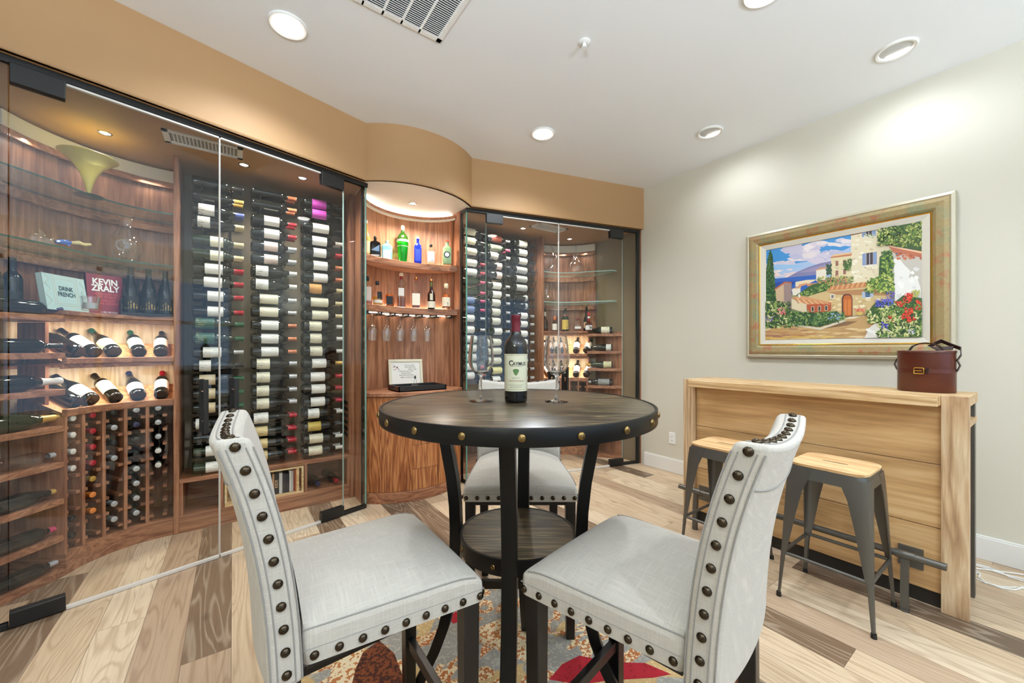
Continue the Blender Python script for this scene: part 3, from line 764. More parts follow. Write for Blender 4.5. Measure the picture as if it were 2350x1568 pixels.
for (side, colname, bx, rows, pxc) in RACKS:
    colw = {'middle': 'middle column', 'next to the curved cabinet': 'cabinet-side column', 'next to the niche': 'niche-side column'}[colname]
    t = thing('wall_wine_rack', 'black peg wine rack, %s, %s-side cellar' % (colw, side), 'wine rack', (0,0,0), 0, 'peg racks on the cellar walls')
    zs = [at_y(pxc, r[0], YB0).z for r in rows]
    rl = MB()
    for dx in (.055, .215):
        rl.box((bx+dx-.008, YW-.012, min(zs)-.07), (bx+dx+.008, YW-.001, max(zs)+.05))
    rl.build('rails', M_blackp, t, smooth=0)
    pg = MB()
    for z in zs:
        for dx in (.055, .215):
            pg.cyl((bx+dx, YW-.012, z-.044), (bx+dx, YB0-.045, z-.044), .0035, n=6)
    pg.build('pegs', M_blackp, t)
    for i, r in enumerate(rows):
        y, cap, lc, lz, kind, gl, ink = r
        o = ORD[i] if i < len(rows)-1 else 'lowest'
        lb = ('dark bottle without label' if gl in ('dark', 'green') else 'bottle without label') if lc is None else '%s-labelled %swine bottle' % (cname(lc), 'clear ' if gl == 'pale' else '')
        bottle('wine_bottle', '%s, %s capsule, %s in the %s, %s-side cellar' % (lb, cap, o, colw, side),
               rot_bottle((bx, YB0, zs[i]), (1, 0, 0), (0, -1, .12)), kind, gl, cap, lc, lz, 176, ink, 'front bottles on the cellar wall racks')
    for i, r in enumerate(rows):
        if i % 1 == 0:
            y, cap, lc, lz, kind, gl, ink = r
            o = ORD[i] if i < len(rows)-1 else 'lowest'
            q = bpy.data.objects.new('wine_bottle', body_mesh(kind, GL[gl if gl != 'pale' else 'green'])); C.objects.link(q)
            q.matrix_world = rot_bottle((bx-.004, YB0+.086, zs[i]), (1, 0, 0), (0, -1, .1))
            tag(q, 'rear bottle directly behind the %s front bottle, %s, %s-side cellar' % (o, colw, side), 'bottle', 'rear bottles on the cellar wall racks')
            child('capsule', cap_mesh(kind, capm(cap)), q)

# bottles lying in the display bays of the curved cabinets (bases to the front)
def bay_bottle(px, py, zb, side, label, kind='bordeaux', glass='dark', cap='black', lc=None, lz=None, ink=(60,55,50), deg=None, extra=None):
    # find the arc angle seen at this pixel column
    best = None
    for k in range(0, 691):
        d = 90+k*.1; q = apt(AR+.045, d); q = Vector((q[0], q[1], 0))
        if side: q = mir(q)
        D = depth(q); X = q[0]*cY-q[1]*sY
        e = abs(CX+F_PX*X/D-px)
        if best is None or e < best[0]: best = (e, d)
    d = best[1] if deg is None else deg
    sl = math.radians(SLOPE[side])
    out = Vector((cos(math.radians(d)), sin(math.radians(d)), 0))
    zdir = (out*cos(sl) + Vector((0,0,sin(sl))))
    xdir = Vector((0,0,1))-zdir*zdir.z
    rr = rad_at(kind, .05)
    base = Vector((AC[0], AC[1], 0)) + out*(AR+.005+rr*sin(sl)) + Vector((0,0,zb+rr/cos(sl)+.001))
    if side:
        base = mir(base); zdir = Vector((-zdir.x, zdir.y, zdir.z)); xdir = Vector((-xdir.x, xdir.y, xdir.z))
    return bottle('wine_bottle', label, rot_bottle(base, zdir, xdir), kind, glass, cap, lc, lz, 190, ink, 'bottles on the lit display rows', extra)
DR = 'row, vase-side cellar'
Z1, Z2 = 1.185, .9
bay_bottle(172, 790, Z1, 0, 'dark unlabelled wine bottle, outermost on the upper lit display %s' % DR, 'burgundy')
bay_bottle(212, 800, Z1, 0, 'white-labelled wine bottle, second on the upper lit display %s' % DR, 'bordeaux', 'dark', 'black', Wt, (.05,.16))
bay_bottle(258, 803, Z1, 0, 'green-necked bottle with pale green label on the upper lit display %s' % DR, 'burgundy', 'dark', 'green', (206,208,170), (.04,.12), (90,110,60))
bay_bottle(318, 800, Z1, 0, 'bottle with a mint green label on the upper lit display %s' % DR, 'bordeaux', 'dark', 'green', (150,196,166), (.05,.15), (240,240,230))
bay_bottle(369, 800, Z1, 0, 'black-capped bottle with cream label by the gable, upper lit display %s' % DR, 'bordeaux', 'dark', 'black', Cr, (.05,.15))
bay_bottle(168, 925, Z2, 0, 'dark unlabelled wine bottle, outermost on the lower lit display %s' % DR, 'bordeaux')
bay_bottle(205, 915, Z2, 0, 'white-labelled wine bottle, second on the lower lit display %s' % DR, 'burgundy', 'dark', 'black', Wt, (.03,.13))
bay_bottle(262, 905, Z2, 0, 'slim dark bottle with narrow grey label on the lower lit display %s' % DR, 'bordeaux', 'dark', 'black', (196,196,186), (.06,.17))
bay_bottle(316, 900, Z2, 0, 'blue-tinted bottle with plain white label on the lower lit display %s' % DR, 'burgundy', 'dark', 'navy', Wt, (.035,.115), (200,200,196))
bay_bottle(370, 895, Z2, 0, 'red-capped bottle with white label by the gable, lower lit display %s' % DR, 'bordeaux', 'dark', 'red', Wt, (.05,.15), (170,40,50))
DP = 'row, painting-side cellar'
for (px, z, row, names) in ((0, Z1, 'upper', 0), (0, Z2, 'lower', 0)):
    for j, (px, kind, cap, lc, nm) in enumerate(((1262, 'bordeaux', 'black', Wt, 'nearest the gable'), (1279, 'burgundy', 'black', Wt, 'second from the gable'), (1298, 'bordeaux', 'black', Wt, 'third from the gable'), (1322, 'bordeaux', 'black', Wt, 'second from outer end'), (1346, 'burgundy', 'gold' if row == 'upper' else 'silver', (230,214,180) if row == 'upper' else (216,214,210), 'at the outer end'))):
        bay_bottle(px, 0, z, 1, '%s-labelled bottle, %s, on the %s lit display %s' % ('white' if lc is Wt else 'tan' if row == 'upper' else 'grey', nm, row, DP), kind, 'dark', cap, lc, (.04,.15))

# necks showing in the cubbies of the vase-side cabinet
CUB = [ # column from the stack, list of (pixel y, cap)
 (0, [(988,'orange'),(980,'white'),(1018,'white'),(1059,'white'),(1097,'white'),(1211,'black'),(1250,'black')]),
 (1, [(971,'red'),(1008,'red'),(1045,'red'),(1082,'red'),(1120,'gold'),(1156,'orange'),(1192,'orange')]),
 (2, [(962,'black'),(997,'silver'),(1032,'black'),(1068,'silver'),(1174,'silver'),(1207,'silver')]),
 (3, [(956,'silver'),(990,'navy'),(1023,'black'),(1057,'black'),(1091,'silver'),(1124,'silver'),(1161,'silver'),(1194,'silver')]),
 (4, [(955,'silver'),(984,'silver'),(1017,'silver'),(1048,'white'),(1078,'white')])]
CW = ['outermost', 'second', 'middle', 'fourth', 'innermost']
for (ci, lst) in CUB:
    d = 159-69*(ci+.5)/5
    out = Vector((cos(math.radians(d)), sin(math.radians(d)), 0))
    if ci == 0: lst = lst[1:]
    for j, (py, cap) in enumerate(lst):
        tip = Vector((AC[0], AC[1], 0)) + out*(AR+.002)
        z = CAM_H-(py-CY)*depth(tip)/F_PX
        row = round((z-.159-.02)/.0945); z = .159+.0945*row+.0405
        kind = 'bordeaux'
        base = tip + out*.2995; base.z = z
        M = rot_bottle(base, -out, (0,0,1))
        rw = ['bottom', 'second', 'third', 'fourth', 'fifth', 'sixth', 'seventh', 'top'][max(0, min(7, row))]
        o = bpy.data.objects.new('wine_bottle', body_mesh('bordeaux', M_dark)); C.objects.link(o)
        o.matrix_world = M
        tag(o, '%s-capped bottle neck in the %s cubby of the %s column, vase-side cabinet' % (cap, rw, CW[ci]), 'bottle', 'bottles in the cubbies of the curved cabinet')
        child('capsule', cap_mesh('bordeaux', capm(cap)), o)

# bottles lying on the narrow stack shelves
def stack_bottle(zs, side, label, kind, glass, cap, lc=None, lz=None, ink=(60,55,50), shift=0.0, neck_in=True):
    r = max(p[0] for p in PROF[kind]); L = PROF[kind][-1][1]
    b = sp(L-.012+shift, .046, zs+r); zd = Vector((-SD[0], -SD[1], 0)); xd = Vector((-SN[0], -SN[1], .6))
    if side: b = mir(b); zd.x *= -1; xd.x *= -1
    return bottle('wine_bottle', label, rot_bottle(b, zd, xd), kind, glass, cap, lc, lz, 190, ink, 'bottles lying on the stack shelves')
STK = [('bordeaux','dark','navy','blue and pink capsuled'),('bordeaux','dark','black','plain black'),('champagne','dark','white','large dark white-capsuled'),('champagne','green','gold','gold-foiled sparkling'),('bordeaux','clear','silver','clear'),('burgundy','dark','gold','dark gold-capsuled'),('bordeaux','dark','pink','pink-capsuled'),('bordeaux','dark','silver','dark silver-capsuled')]
SW = ['top','second','third','fourth','fifth','sixth','seventh','bottom']
for i, (kind, gl, cap, nm) in enumerate(STK):
    stack_bottle(STZ[i], 0, '%s bottle lying on the %s stack shelf of the vase-side cellar' % (nm, SW[i]), kind, gl, cap)
for i, (kind, gl, cap, lc, lz, nm) in enumerate((('burgundy','dark','black',Cr,(.03,.125),'white-labelled dark'),('burgundy','dark','silver',Wt,(.015,.07),'long-necked white-labelled'),('burgundy','green','gold',(222,218,170),(.01,.10),'gold-capsuled cream-labelled'),('bordeaux','dark','silver',(150,152,150),(.03,.16),'grey-labelled'))):
    stack_bottle(STZ[i], 1, '%s bottle lying on the %s stack shelf of the painting-side cellar' % (nm, SW[i]), kind, gl, cap, lc, lz)
# ------------------------------------------------------------------ bottle niche
NCX = 1.308
NR, NCY = .5045, 3.1405                # back arc
def narc(r=NR, n=24, h=.42):
    a = math.asin(min(1, h/r)); return [(NCX+r*sin(-a+2*a*i/n), NCY+r*cos(-a+2*a*i/n)) for i in range(n+1)]
def farc(h, sag, y_end, n=24, bulge=-1):   # front arc, bulge -1 towards the room, +1 into the wall
    r = (h*h+sag*sag)/(2*sag); a = math.asin(h/r)
    return [(NCX+r*sin(-a+2*a*i/n), y_end+bulge*(r*cos(-a+2*a*i/n)-(r-sag))) for i in range(n+1)]
t = thing('wall_niche', None, None); struct(t)
m = MB(); m.strip(narc(), narc(NR+.02), .898, 2.50); m.build('curved_back', M_wal_z, t)
for x in (.876, 1.716): MB().box((x, 3.405, .898), (x+.024, 3.44, 2.5)).build('side_return', M_wal_z, t, smooth=0)
m = MB(); m.strip(narc(NR-.03, h=.432), narc(NR+.02), 2.515, 2.535); struct(m.build('dark_crown', M_wal_x, t))
m = MB(); m.strip(narc(NR-.022, h=.43), narc(NR+.02), 2.497, 2.515); m.build('cream_bead', M_cream, t)
m = MB(); m.strip(narc(NR-.008, h=.41), narc(NR-.002, h=.41), 2.536, 2.540); m.build('light_strip', emit('led_crown', (1,.98,.94,1), 50), t)
c = thing('curved_cabinet', 'bow-fronted walnut cabinet standing in the niche', 'cabinet')
def fslice(pl, x0, x1):
    out = []
    n = 14
    h, sag, ye = .431, .175, 3.25
    r = (h*h+sag*sag)/(2*sag); cy = ye+(r-sag)
    for i in range(n+1):
        x = x0+(x1-x0)*i/n; out.append((x, cy-math.sqrt(r*r-(x-NCX)**2)))
    return out
FA = farc(.431, .175, 3.25)
m = MB(); m.prism(off(FA, .012)+[(1.739, 3.42), (.877, 3.42)], .09, .866); m.build('carcass', M_wal_z, c, smooth=30)
m = MB(); m.prism(off(FA, -.004)+[(1.739, 3.42), (.877, 3.42)], 0, .088); m.build('plinth', M_wal_x, c, smooth=30, bevel=.002)
TA_ = farc(.438, .178, 3.232)
back = narc(NR-.002)[::-1]
m = MB(); m.prism(TA_+[(1.739, 3.405)]+back+[(.877, 3.405)], .868, .898); m.build('counter_top', M_wal_x, c, smooth=30, bevel=.003)
def cfront(nm, x0, x1, z0, z1):
    pl = fslice(None, x0+.0012, x1-.0012); m = MB(); m.strip(pl, off(pl, .012), z0+.0012, z1-.0012)
    return m.build(nm, M_cab, c, smooth=30, bevel=.001)
cfront('door', .879, 1.205, .09, .862); cfront('door', 1.43, 1.737, .09, .862)
for z0, z1 in ((.09,.262),(.262,.46),(.46,.661),(.661,.862)): cfront('drawer', 1.205, 1.43, z0, z1)
S_UP, S_LO = 2.051, 1.633
for i, z in enumerate((S_UP, S_LO)):
    s = thing('niche_shelf', 'upper curved walnut shelf holding gin bottles' if i == 0 else 'lower curved walnut shelf holding whiskey bottles', 'shelf', (0,0,0), 0, 'curved shelves in the niche')
    fr = farc(.434, .115, 3.325, 24, 1)
    m = MB(); m.prism(fr+narc(NR-.002)[::-1], z-.056, z); m.build('shelf_board', M_wal_x, s, smooth=30, bevel=.003)
    le = MB(); a = narc(NR-.012, 24, .38); b = narc(NR-.004, 24, .38); le.strip(a, b, z+.0005, z+.004); le.build('light_strip', emit('led_strip_%d' % i, (1,.93,.8,1), 60), s)
    if i == 1:
        for j in range(6):
            xm = .925+.129*(j+.5); yb = NCY+math.sqrt(NR**2-(xm-NCX)**2)-.05
            MB().box((xm-.045, yb-.012, z-.0605), (xm+.045, yb, z-.0565)).build('puck_light', emit('led_under_%d' % j, (1,.9,.74,1), 14), s, smooth=0)
# hanging glass rails
hr = thing('stemware_rack', 'row of dark hanging rails under the lower niche shelf', 'glass rack')
rx = []
for i in range(7):
    x = .925+.129*i; rx.append(x)
    yb = NCY+math.sqrt(NR**2-(x-NCX)**2)-.02
    yf = 3.44-.115*((x-NCX)/.434)**2+.02
    m = MB(); m.box((x-.008, yf, 1.561), (x+.008, yb, 1.577)); m.box((x-.026, yf, 1.553), (x+.026, yb, 1.561)); m.build('rail', M_leg, hr, smooth=0, bevel=.001)

# ---- glassware
def wineglass_mesh(H, R, foot, stem_z, open_r=None, n=32):
    open_r = open_r or R*.78
    b0 = stem_z; bh = H-b0
    out = [(foot,.0),(foot,.0015),(foot*.6,.004),(foot*.2,.008),(.0042,.014),(.0036,.03),(.0036,b0-.012),(.0065,b0)]
    bowl = [(R*.38,b0+bh*.045),(R*.7,b0+bh*.13),(R*.92,b0+bh*.25),(R,b0+bh*.38),(R*.985,b0+bh*.52),(R*.93,b0+bh*.7),(R*.85,b0+bh*.87),(open_r,H)]
    inner = [(r-.0012, z) for r, z in bowl[::-1]] + [(.0005, b0+.006)]
    return MB().lathe([(.0005,0)]+out+bowl+inner, n).mesh('wine_glass', M_crys, 60)
gm = wineglass_mesh(.235, .040, .036, .095, .033)
gxs = [871, 898, 927, 957, 989]
for i, px in enumerate(gxs):
    p = at_y(px, 760, 3.50)
    if i == 0: p.x += .01
    # hang between the two nearest rails
    xm = (rx[i]+rx[i+1])/2
    o = bpy.data.objects.new('hanging_wine_glass', gm); C.objects.link(o)
    o.matrix_world = Matrix.Translation((xm, 3.505-.10*abs(xm-NCX), 1.5632)) @ Matrix.Rotation(PI, 4, 'X')
    tag(o, 'empty wine glass hanging upside down under the lower niche shelf, %s from the yellow-vase side' % ['first','second','third','fourth','fifth'][i], 'wine glass', 'wine glasses hanging in the niche')

# ---- spirits
def flat_lathe(prof, n, mat, name, sy=.6, sq=3.2):
    """superelliptic bottle section"""
    mb = MB(); vs = []; 
    for (r, z, k) in prof:
        for i in range(n):
            a = 2*PI*i/n; c_, s_ = cos(a), sin(a)
            e = 2/(2+(sq-2)*k)
            x = math.copysign(abs(c_)**e, c_)*r; y = math.copysign(abs(s_)**e, s_)*r*(1-(1-sy)*k)
            vs.append((x, y, z))
    fs = [(j*n+i, j*n+(i+1) % n, (j+1)*n+(i+1) % n, (j+1)*n+i) for j in range(len(prof)-1) for i in range(n)]
    fs += [tuple(range(n))[::-1], tuple(range((len(prof)-1)*n, len(prof)*n))]
    mb.add(vs, fs); return mb
def face_cam(p): return math.atan2(p.y, p.x)+PI/2      # local -Y towards the camera
def spirit(px, ytop, ybase, zs, label, build, extra_y=0, name='spirit_bottle', group=None, pos=None):
    p = pos if pos is not None else at_z(px, ybase, zs)
    D = depth(p); H = (ybase-ytop)*D/F_PX
    d = Vector((p.x, p.y)).normalized()
    t = thing(name, label, 'bottle', (p.x+d.x*extra_y, p.y+d.y*extra_y, zs), face_cam(p)-PI, group)
    t.rotation_euler.z = math.atan2(-p.x, p.y)*1.0
    build(t, H); return t
def flat_label(t, w, z0, z1, y, mat, name='label', x=0):
    return MB().box((x-w/2, -y-.0012, z0), (x+w/2, -y-.0002, z1)).build(name, mat, t, smooth=0)
def tglass(name, rgb, edge=None):
    k = 'tg_'+name
    if k not in MATS: MATS[k] = glass_thin(k, rgb, .01, edge or tuple(c*.5 for c in rgb))
    return MATS[k]
def cork(t, r, z0, z1, mat, bulge=1.0, name='stopper'):
    m = z1-z0
    return MB().lathe([(r*.8, z0),(r*bulge, z0+m*.15),(r*bulge, z1-m*.2),(r*.75, z1),(.0005, z1)], 18).build(name, mat, t)
def square_bottle(mat, w, sy, shoulder=.62, neck=.013, sq=6, top=.86):
    def f(t, H):
        pr = [(w*.94, 0, 1), (w, H*.02, 1), (w, H*shoulder, 1), (w*.86, H*(shoulder+.05), .9), (neck*1.3, H*(shoulder+.12), .3), (neck, H*(shoulder+.16), 0), (neck, H*top, 0), (neck*1.15, H*(top+.01), 0), (neck*1.1, H*(top+.03), 0)]
        flat_lathe(pr, 32, mat, 'glass', sy, sq).build('glass', mat, t, smooth=40)
    return f
def round_bottle(mat, w, shoulder=.55, neck=.013, top=.88):
    def f(t, H):
        MB().lathe([(.0005,.002),(w*.9,0),(w,H*.02),(w,H*shoulder),(w*.85,H*(shoulder+.07)),(w*.5,H*(shoulder+.16)),(neck*1.1,H*(shoulder+.23)),(neck,H*top),(neck*1.2,H*(top+.01)),(neck*1.1,H*(top+.03))], 28).build('glass', mat, t, smooth=50)
    return f
def liquid(t, w, sy, z0, z1, mat, sq=6):
    flat_lathe([(w, z0, 1), (w, z1, 1)], 28, mat, 'liquid', sy, sq).build('liquid', mat, t, smooth=40)
GIN = 'gin bottles on the upper niche shelf'; WHI = 'whiskey bottles on the lower niche shelf'
CRM = plain('cork_cream', (226,206,170), .5); BLK = M_blackp; COP = plain('copper_cap', (196,122,66), .3, .9)
A_ = plain('amber_spirit', (176,84,22), .12, 0); A2 = plain('pale_amber_spirit', (214,150,60), .12); A3 = plain('dark_amber_spirit', (120,48,14), .1)
def b1(t, H):
    round_bottle(plain('honey_spirit_bottle', (214,172,92), .12), .034, .5, .014)(t, H)
    MB().lathe([(.0345,.03),(.0345,H*.42)], 24, 0, None, -PI*.9, -.1*PI).build('label', lab((238,220,170),(90,60,40),.8), t); cork(t, .015, H*.88, H, M_white)
spirit(840, 503, 588, S_UP, 'tall honey-coloured bottle with cream label on the upper niche shelf, partly behind the glass edge', b1, .03, group=GIN)
def b2(t, H):
    square_bottle(plain('black_spirit_glass', (14,15,18), .08), .046, .62, .66, .012)(t, H)
    m = MB(); y = -.0292
    m.add([(-.034,y,H*.32),(.034,y,H*.58),(.034,y,H*.28),(.034,y,H*.1),(-.034,y,H*.1),(-.034,y,H*.16)], [(0,1,2)], 0)
    m.add([(-.036,y,H*.07),(.036,y,H*.07),(.036,y,H*.13),(-.036,y,H*.13)], [(0,1,2,3)], 1)
    m.build('label', [plain('pale_blue_print', (150,190,232), .4), M_white], t, smooth=0); cork(t, .013, H*.86, H, BLK)
spirit(861, 541, 591, S_UP, 'squat black square bottle with blue triangle label on the upper niche shelf', b2, .02, group=GIN)
def b3(t, H):
    square_bottle(plain('frosted_aqua', (150,226,238), .25), .046, .62, .68, .015)(t, H); cork(t, .016, H*.87, H, CRM)
    flat_label(t, .07, H*.04, H*.5, .0293, plain('frosted_white', (226,244,248), .35))
spirit(888, 550, 597, S_UP, 'frosted pale aqua square bottle with cork stopper on the upper niche shelf', b3, .02, group=GIN)
def b4(t, H):
    g = tglass('green', (.30,.82,.32), (.06,.36,.10)); 
    MB().lathe([(.0005,.002),(.036,0),(.039,H*.02),(.052,H*.52),(.053,H*.60),(.046,H*.70),(.026,H*.79),(.015,H*.82),(.015,H*.9)], 28).build('glass', g, t, smooth=50)
    MB().lathe([(.034,.006),(.037,H*.03),(.049,H*.5),(.0005,H*.5)], 24).build('gin', plain('green_gin', (70,200,84), .1), t)
    MB().lathe([(.0536,H*.555),(.0536,H*.615)], 28).build('neck_band', plain('pale_band', (226,232,222), .3), t)
    m = MB().lathe([(.0515,H*.43),(.0522,H*.44)], 28); m.build('raised_ring', M_white, t)
    cork(t, .0165, H*.86, H, CRM); MB().dome((0,-.0465,H*.68), (0,-1,.5), .012, .003).build('wax_seal', plain('seal_red', (196,60,72), .4), t)
spirit(924, 516, 603, S_UP, 'tall faceted bright green gin bottle on the upper niche shelf', b4, .03, group=GIN)
def b5(t, H):
    square_bottle(plain('cobalt_glass', (22,44,196), .1), .034, .85, .62, .012, 5, .9)(t, H); cork(t, .013, H*.91, H, M_white)
    flat_label(t, .05, H*.08, H*.52, .0290, label_mat('blue_label', (40,70,220), (150,190,255), .8))
spirit(959, 542, 604, S_UP, 'cobalt blue square bottle with white stopper on the upper niche shelf', b5, .03, group=GIN)
def b6(t, H):
    square_bottle(tglass('clear', (.95,.96,.95), (.6,.62,.62)), .041, .55, .66, .012, 7, .86)(t, H); cork(t, .0135, H*.86, H, BLK)
    flat_label(t, .064, H*.08, H*.62, .0226, lab((240,240,234),(30,40,36),.8))
spirit(989, 559, 605, S_UP, 'clear flask with white label and black cap on the upper niche shelf', b6, .03, group=GIN)
def b7(t, H):
    square_bottle(plain('sage_glass', (150,178,132), .12), .040, .62, .64, .0155, 4, .88)(t, H); cork(t, .0165, H*.92, H, plain('red_cap', (206,84,60), .4)); 
    m = MB(); m.cyl((0,-.0262,H*.38), (0,-.0245,H*.38), .030, n=28); m.build('round_label', plain('navy_print', (44,50,66), .5), t)
    m = MB(); m.cyl((0,-.0268,H*.38), (0,-.0255,H*.38), .020, n=28); m.build('round_label', M_paper, t)
spirit(1026, 550, 605, S_UP, 'sage green bottle with round dark label and red cap on the upper niche shelf', b7, .03, group=GIN)

def w1(t, H):
    g = tglass('clear', (.95,.96,.95)); square_bottle(g, .042, .7, .62, .013, 5, .84)(t, H); liquid(t, .039, .68, .006, H*.3, A_)
    flat_label(t, .064, H*.14, H*.62, .0296, lab((236,226,214),(120,90,80),.7)); cork(t, .0155, H*.84, H, BLK)
spirit(843, 633, 699, S_LO, 'whiskey bottle with tall pale label on the lower niche shelf, beside the glass edge', w1, .03, group=WHI)
def w2(t, H):
    g = tglass('clear', (.95,.96,.95)); round_bottle(g, .041, .52, .014, .84)(t, H); MB().lathe([(.0005,.006),(.038,.006),(.038,H*.36),(.0005,H*.36)], 24).build('liquid', A2, t)
    MB().lathe([(.0415,H*.1),(.0415,H*.22)], 24).build('label', plain('label_white_band', (236,230,214), .5), t)
    MB().lathe([(.0415,H*.26),(.0415,H*.55)], 12, 0, None, -.5*PI, -.1*PI).build('label', label_mat('black_label', (24,24,26), (220,214,200), .9), t); cork(t, .0165, H*.84, H, BLK)
spirit(866, 644, 701, S_LO, 'rounded whiskey bottle with pale spirit and black side label on the lower niche shelf', w2, .03, group=WHI)
def w3(t, H):
    g = tglass('clear', (.95,.96,.95)); round_bottle(g, .040, .44, .012, .82)(t, H); MB().lathe([(.0005,.006),(.037,.006),(.037,H*.5),(.03,H*.56),(.0005,H*.56)], 24).build('liquid', A_, t)
    flat_label(t, .056, H*.1, H*.46, .0405, label_mat('black_label2', (22,22,24), (214,206,190), .9)); MB().dome((0,0,H*.86), (0,0,1), .016, .026, 16).build('stopper', g, t)
spirit(894, 652, 705, S_LO, 'short round whiskey bottle with a black label and glass stopper on the lower niche shelf', w3, .02, group=WHI)
def w4(t, H):
    g = tglass('clear', (.95,.96,.95)); square_bottle(g, .036, .9, .52, .014, 5, .82)(t, H); liquid(t, .034, .88, .01, H*.32, A3)
    MB().lathe([(.018,H*.58),(.044,H*.66),(.046,H*.72),(.018,H*.82)], 8).build('faceted_shoulder', g, t, smooth=0)
    flat_label(t, .05, H*.34, H*.56, .0328, lab((238,234,226),(70,60,60),.8)); cork(t, .019, H*.9, H, CRM); MB().lathe([(.0145,H*.82),(.0145,H*.9)], 16).build('neck_ribbon', plain('ribbon_red', (150,26,34), .5), t)
spirit(921, 625, 707, S_LO, 'tall cut-glass decanter bottle with white label on the lower niche shelf', w4, .03, group=WHI)
def w5(t, H):
    g = tglass('clear', (.95,.96,.95)); square_bottle(g, .036, .9, .50, .011, 5, .8)(t, H); liquid(t, .034, .88, .008, H*.46, A3)
    flat_label(t, .07, H*.1, H*.47, .0330, lab((236,228,212),(170,140,110),.6)); MB().dome((0,0,H*.78), (0,0,1), .017, .03, 16).build('glass_ball', g, t); cork(t, .015, H*.9, H, COP)
spirit(955, 635, 708, S_LO, 'square bourbon bottle with large cream label and copper top on the lower niche shelf', w5, .03, group=WHI)
def w6(t, H):
    round_bottle(plain('port_glass', (40,16,12), .08), .036, .46, .0125, .9)(t, H); MB().lathe([(.0365,H*.02),(.0365,H*.24)], 24).build('label', plain('cream_label', (230,222,200), .5), t)
    m = MB(); m.lathe([(.0366,H*.28),(.0366,H*.5)], 8, 0, None, -PI*.62, -PI*.38); m.build('oval_label', plain('pale_oval', (214,208,180), .5), t); MB().lathe([(.0135,H*.62),(.0135,H*.9)], 16).build('foil', plain('olive_foil', (96,98,48), .35, .4), t); cork(t, .0145, H*.9, H, COP)
spirit(990, 640, 708, S_LO, 'dark slender bottle with a small oval label on the lower niche shelf', w6, .03, group=WHI)
def w7(t, H):
    g = tglass('clear', (.95,.96,.95)); round_bottle(g, .040, .42, .010, .78)(t, H); MB().lathe([(.0005,.006),(.037,.006),(.037,H*.44),(.02,H*.56),(.0005,H*.56)], 24).build('liquid', A_, t)
    MB().lathe([(.0406,H*.08),(.0406,H*.44)], 14, 0, None, -PI*.86, -PI*.14).build('label', lab((236,222,196),(140,110,90),.7), t); cork(t, .019, H*.8, H, CRM, 1.0)
spirit(1024, 650, 708, S_LO, 'round bourbon bottle with wooden stopper nearest the niche gable, lower shelf', w7, .03, group=WHI)

# ---- on the counter
CZ = .898
ty0, ty1, tx0, tx1 = 3.135, 3.40, 1.105, 1.535
t = thing('serving_tray', 'black rectangular serving tray with cut-out handles on the niche counter', 'tray', ((tx0+tx1)/2, (ty0+ty1)/2, CZ))
a, b = (tx1-tx0)/2, (ty1-ty0)/2
MB().box((-a,-b,0), (a,b,.008)).build('tray_floor', M_blackp, t, smooth=0)
for y in (-b, b-.01): MB().box((-a,y,.0), (a,y+.01,.046)).build('side', M_blackp, t, smooth=0, bevel=.0015)
for x in (-a, a-.01):
    m = MB(); m.box((x,-b,0), (x+.01,b,.018)); m.box((x,-b,.018), (x+.01,-.04,.046)); m.box((x,.04,.018), (x+.01,b,.046)); m.box((x,-.04,.034), (x+.01,.04,.046)); m.build('handle_end', plain('tray_brown', (58,34,26), .4), t, smooth=0)
p = at_z(945, 887, CZ+.008); p.y = 3.27; p.x = 1.30
t = thing('glass_aerator', 'clear conical glass funnel with a dark tip standing in the tray', 'wine aerator', (p.x, p.y, CZ+.008))
MB().lathe([(.044,0),(.043,.006),(.030,.03),(.014,.058),(.0085,.08),(.0075,.09)], 28).build('funnel', M_crys, t)
MB().lathe([(.0078,.088),(.006,.112),(.0025,.116),(.0005,.116)], 16).build('tip', M_leg, t)
FY = 3.525; fx, fw, fh = 1.318, .315, .262
t = thing('framed_verse', 'cream framed calligraphy verse leaning on the niche back', 'framed picture', (fx, FY, CZ+.003)); t.rotation_euler = (math.radians(-12), 0, math.radians(-8))
m = MB(); w = .026
for (q0, q1) in (((-fw/2,0),(fw/2,w)), ((-fw/2,fh-w),(fw/2,fh)), ((-fw/2,w),(-fw/2+w,fh-w)), ((fw/2-w,w),(fw/2,fh-w))): m.box((q0[0],-.011,q0[1]), (q1[0],.011,q1[1]))
m.build('frame', plain('cream_frame', (226,218,190), .35), t, smooth=0, bevel=.004)
MB().box((-fw/2+w-.002,-.002,w-.002), (fw/2-w+.002,.004,fh-w+.002)).build('sheet', M_paper, t, smooth=0)
m = MB(); 
lines = [('A wine is best', .035, .205), ('One makes the', .04, .187), ('happy songs', .06, .169), ('Those near you were', .0, .150), ('Young friends', .0, .131), ('And ones more dear', .005, .112), ('Begin to look young', .015, .092)]
for s_, dx, z in lines:
    text_mb(s_, .0185, 'CENTER', 0, 1, 0, m, lambda v, dx=dx, z=z: (v.x*.86+dx+v.y*.25, -.0024, v.y+z))
for j in range(16):
    x, z = -.085+random.uniform(-.03,.03), .185+random.uniform(-.025,.028); r = random.uniform(.003,.009)
    m.add([(x-r,-.0025,z-r*.5),(x+r,-.0025,z-r*.3),(x,-.0025,z+r)], [(0,1,2)], 1+(j % 2))
m.build('verse', [M_ink, plain('verse_pink', (206,120,110), .6), M_ink], t, smooth=0)

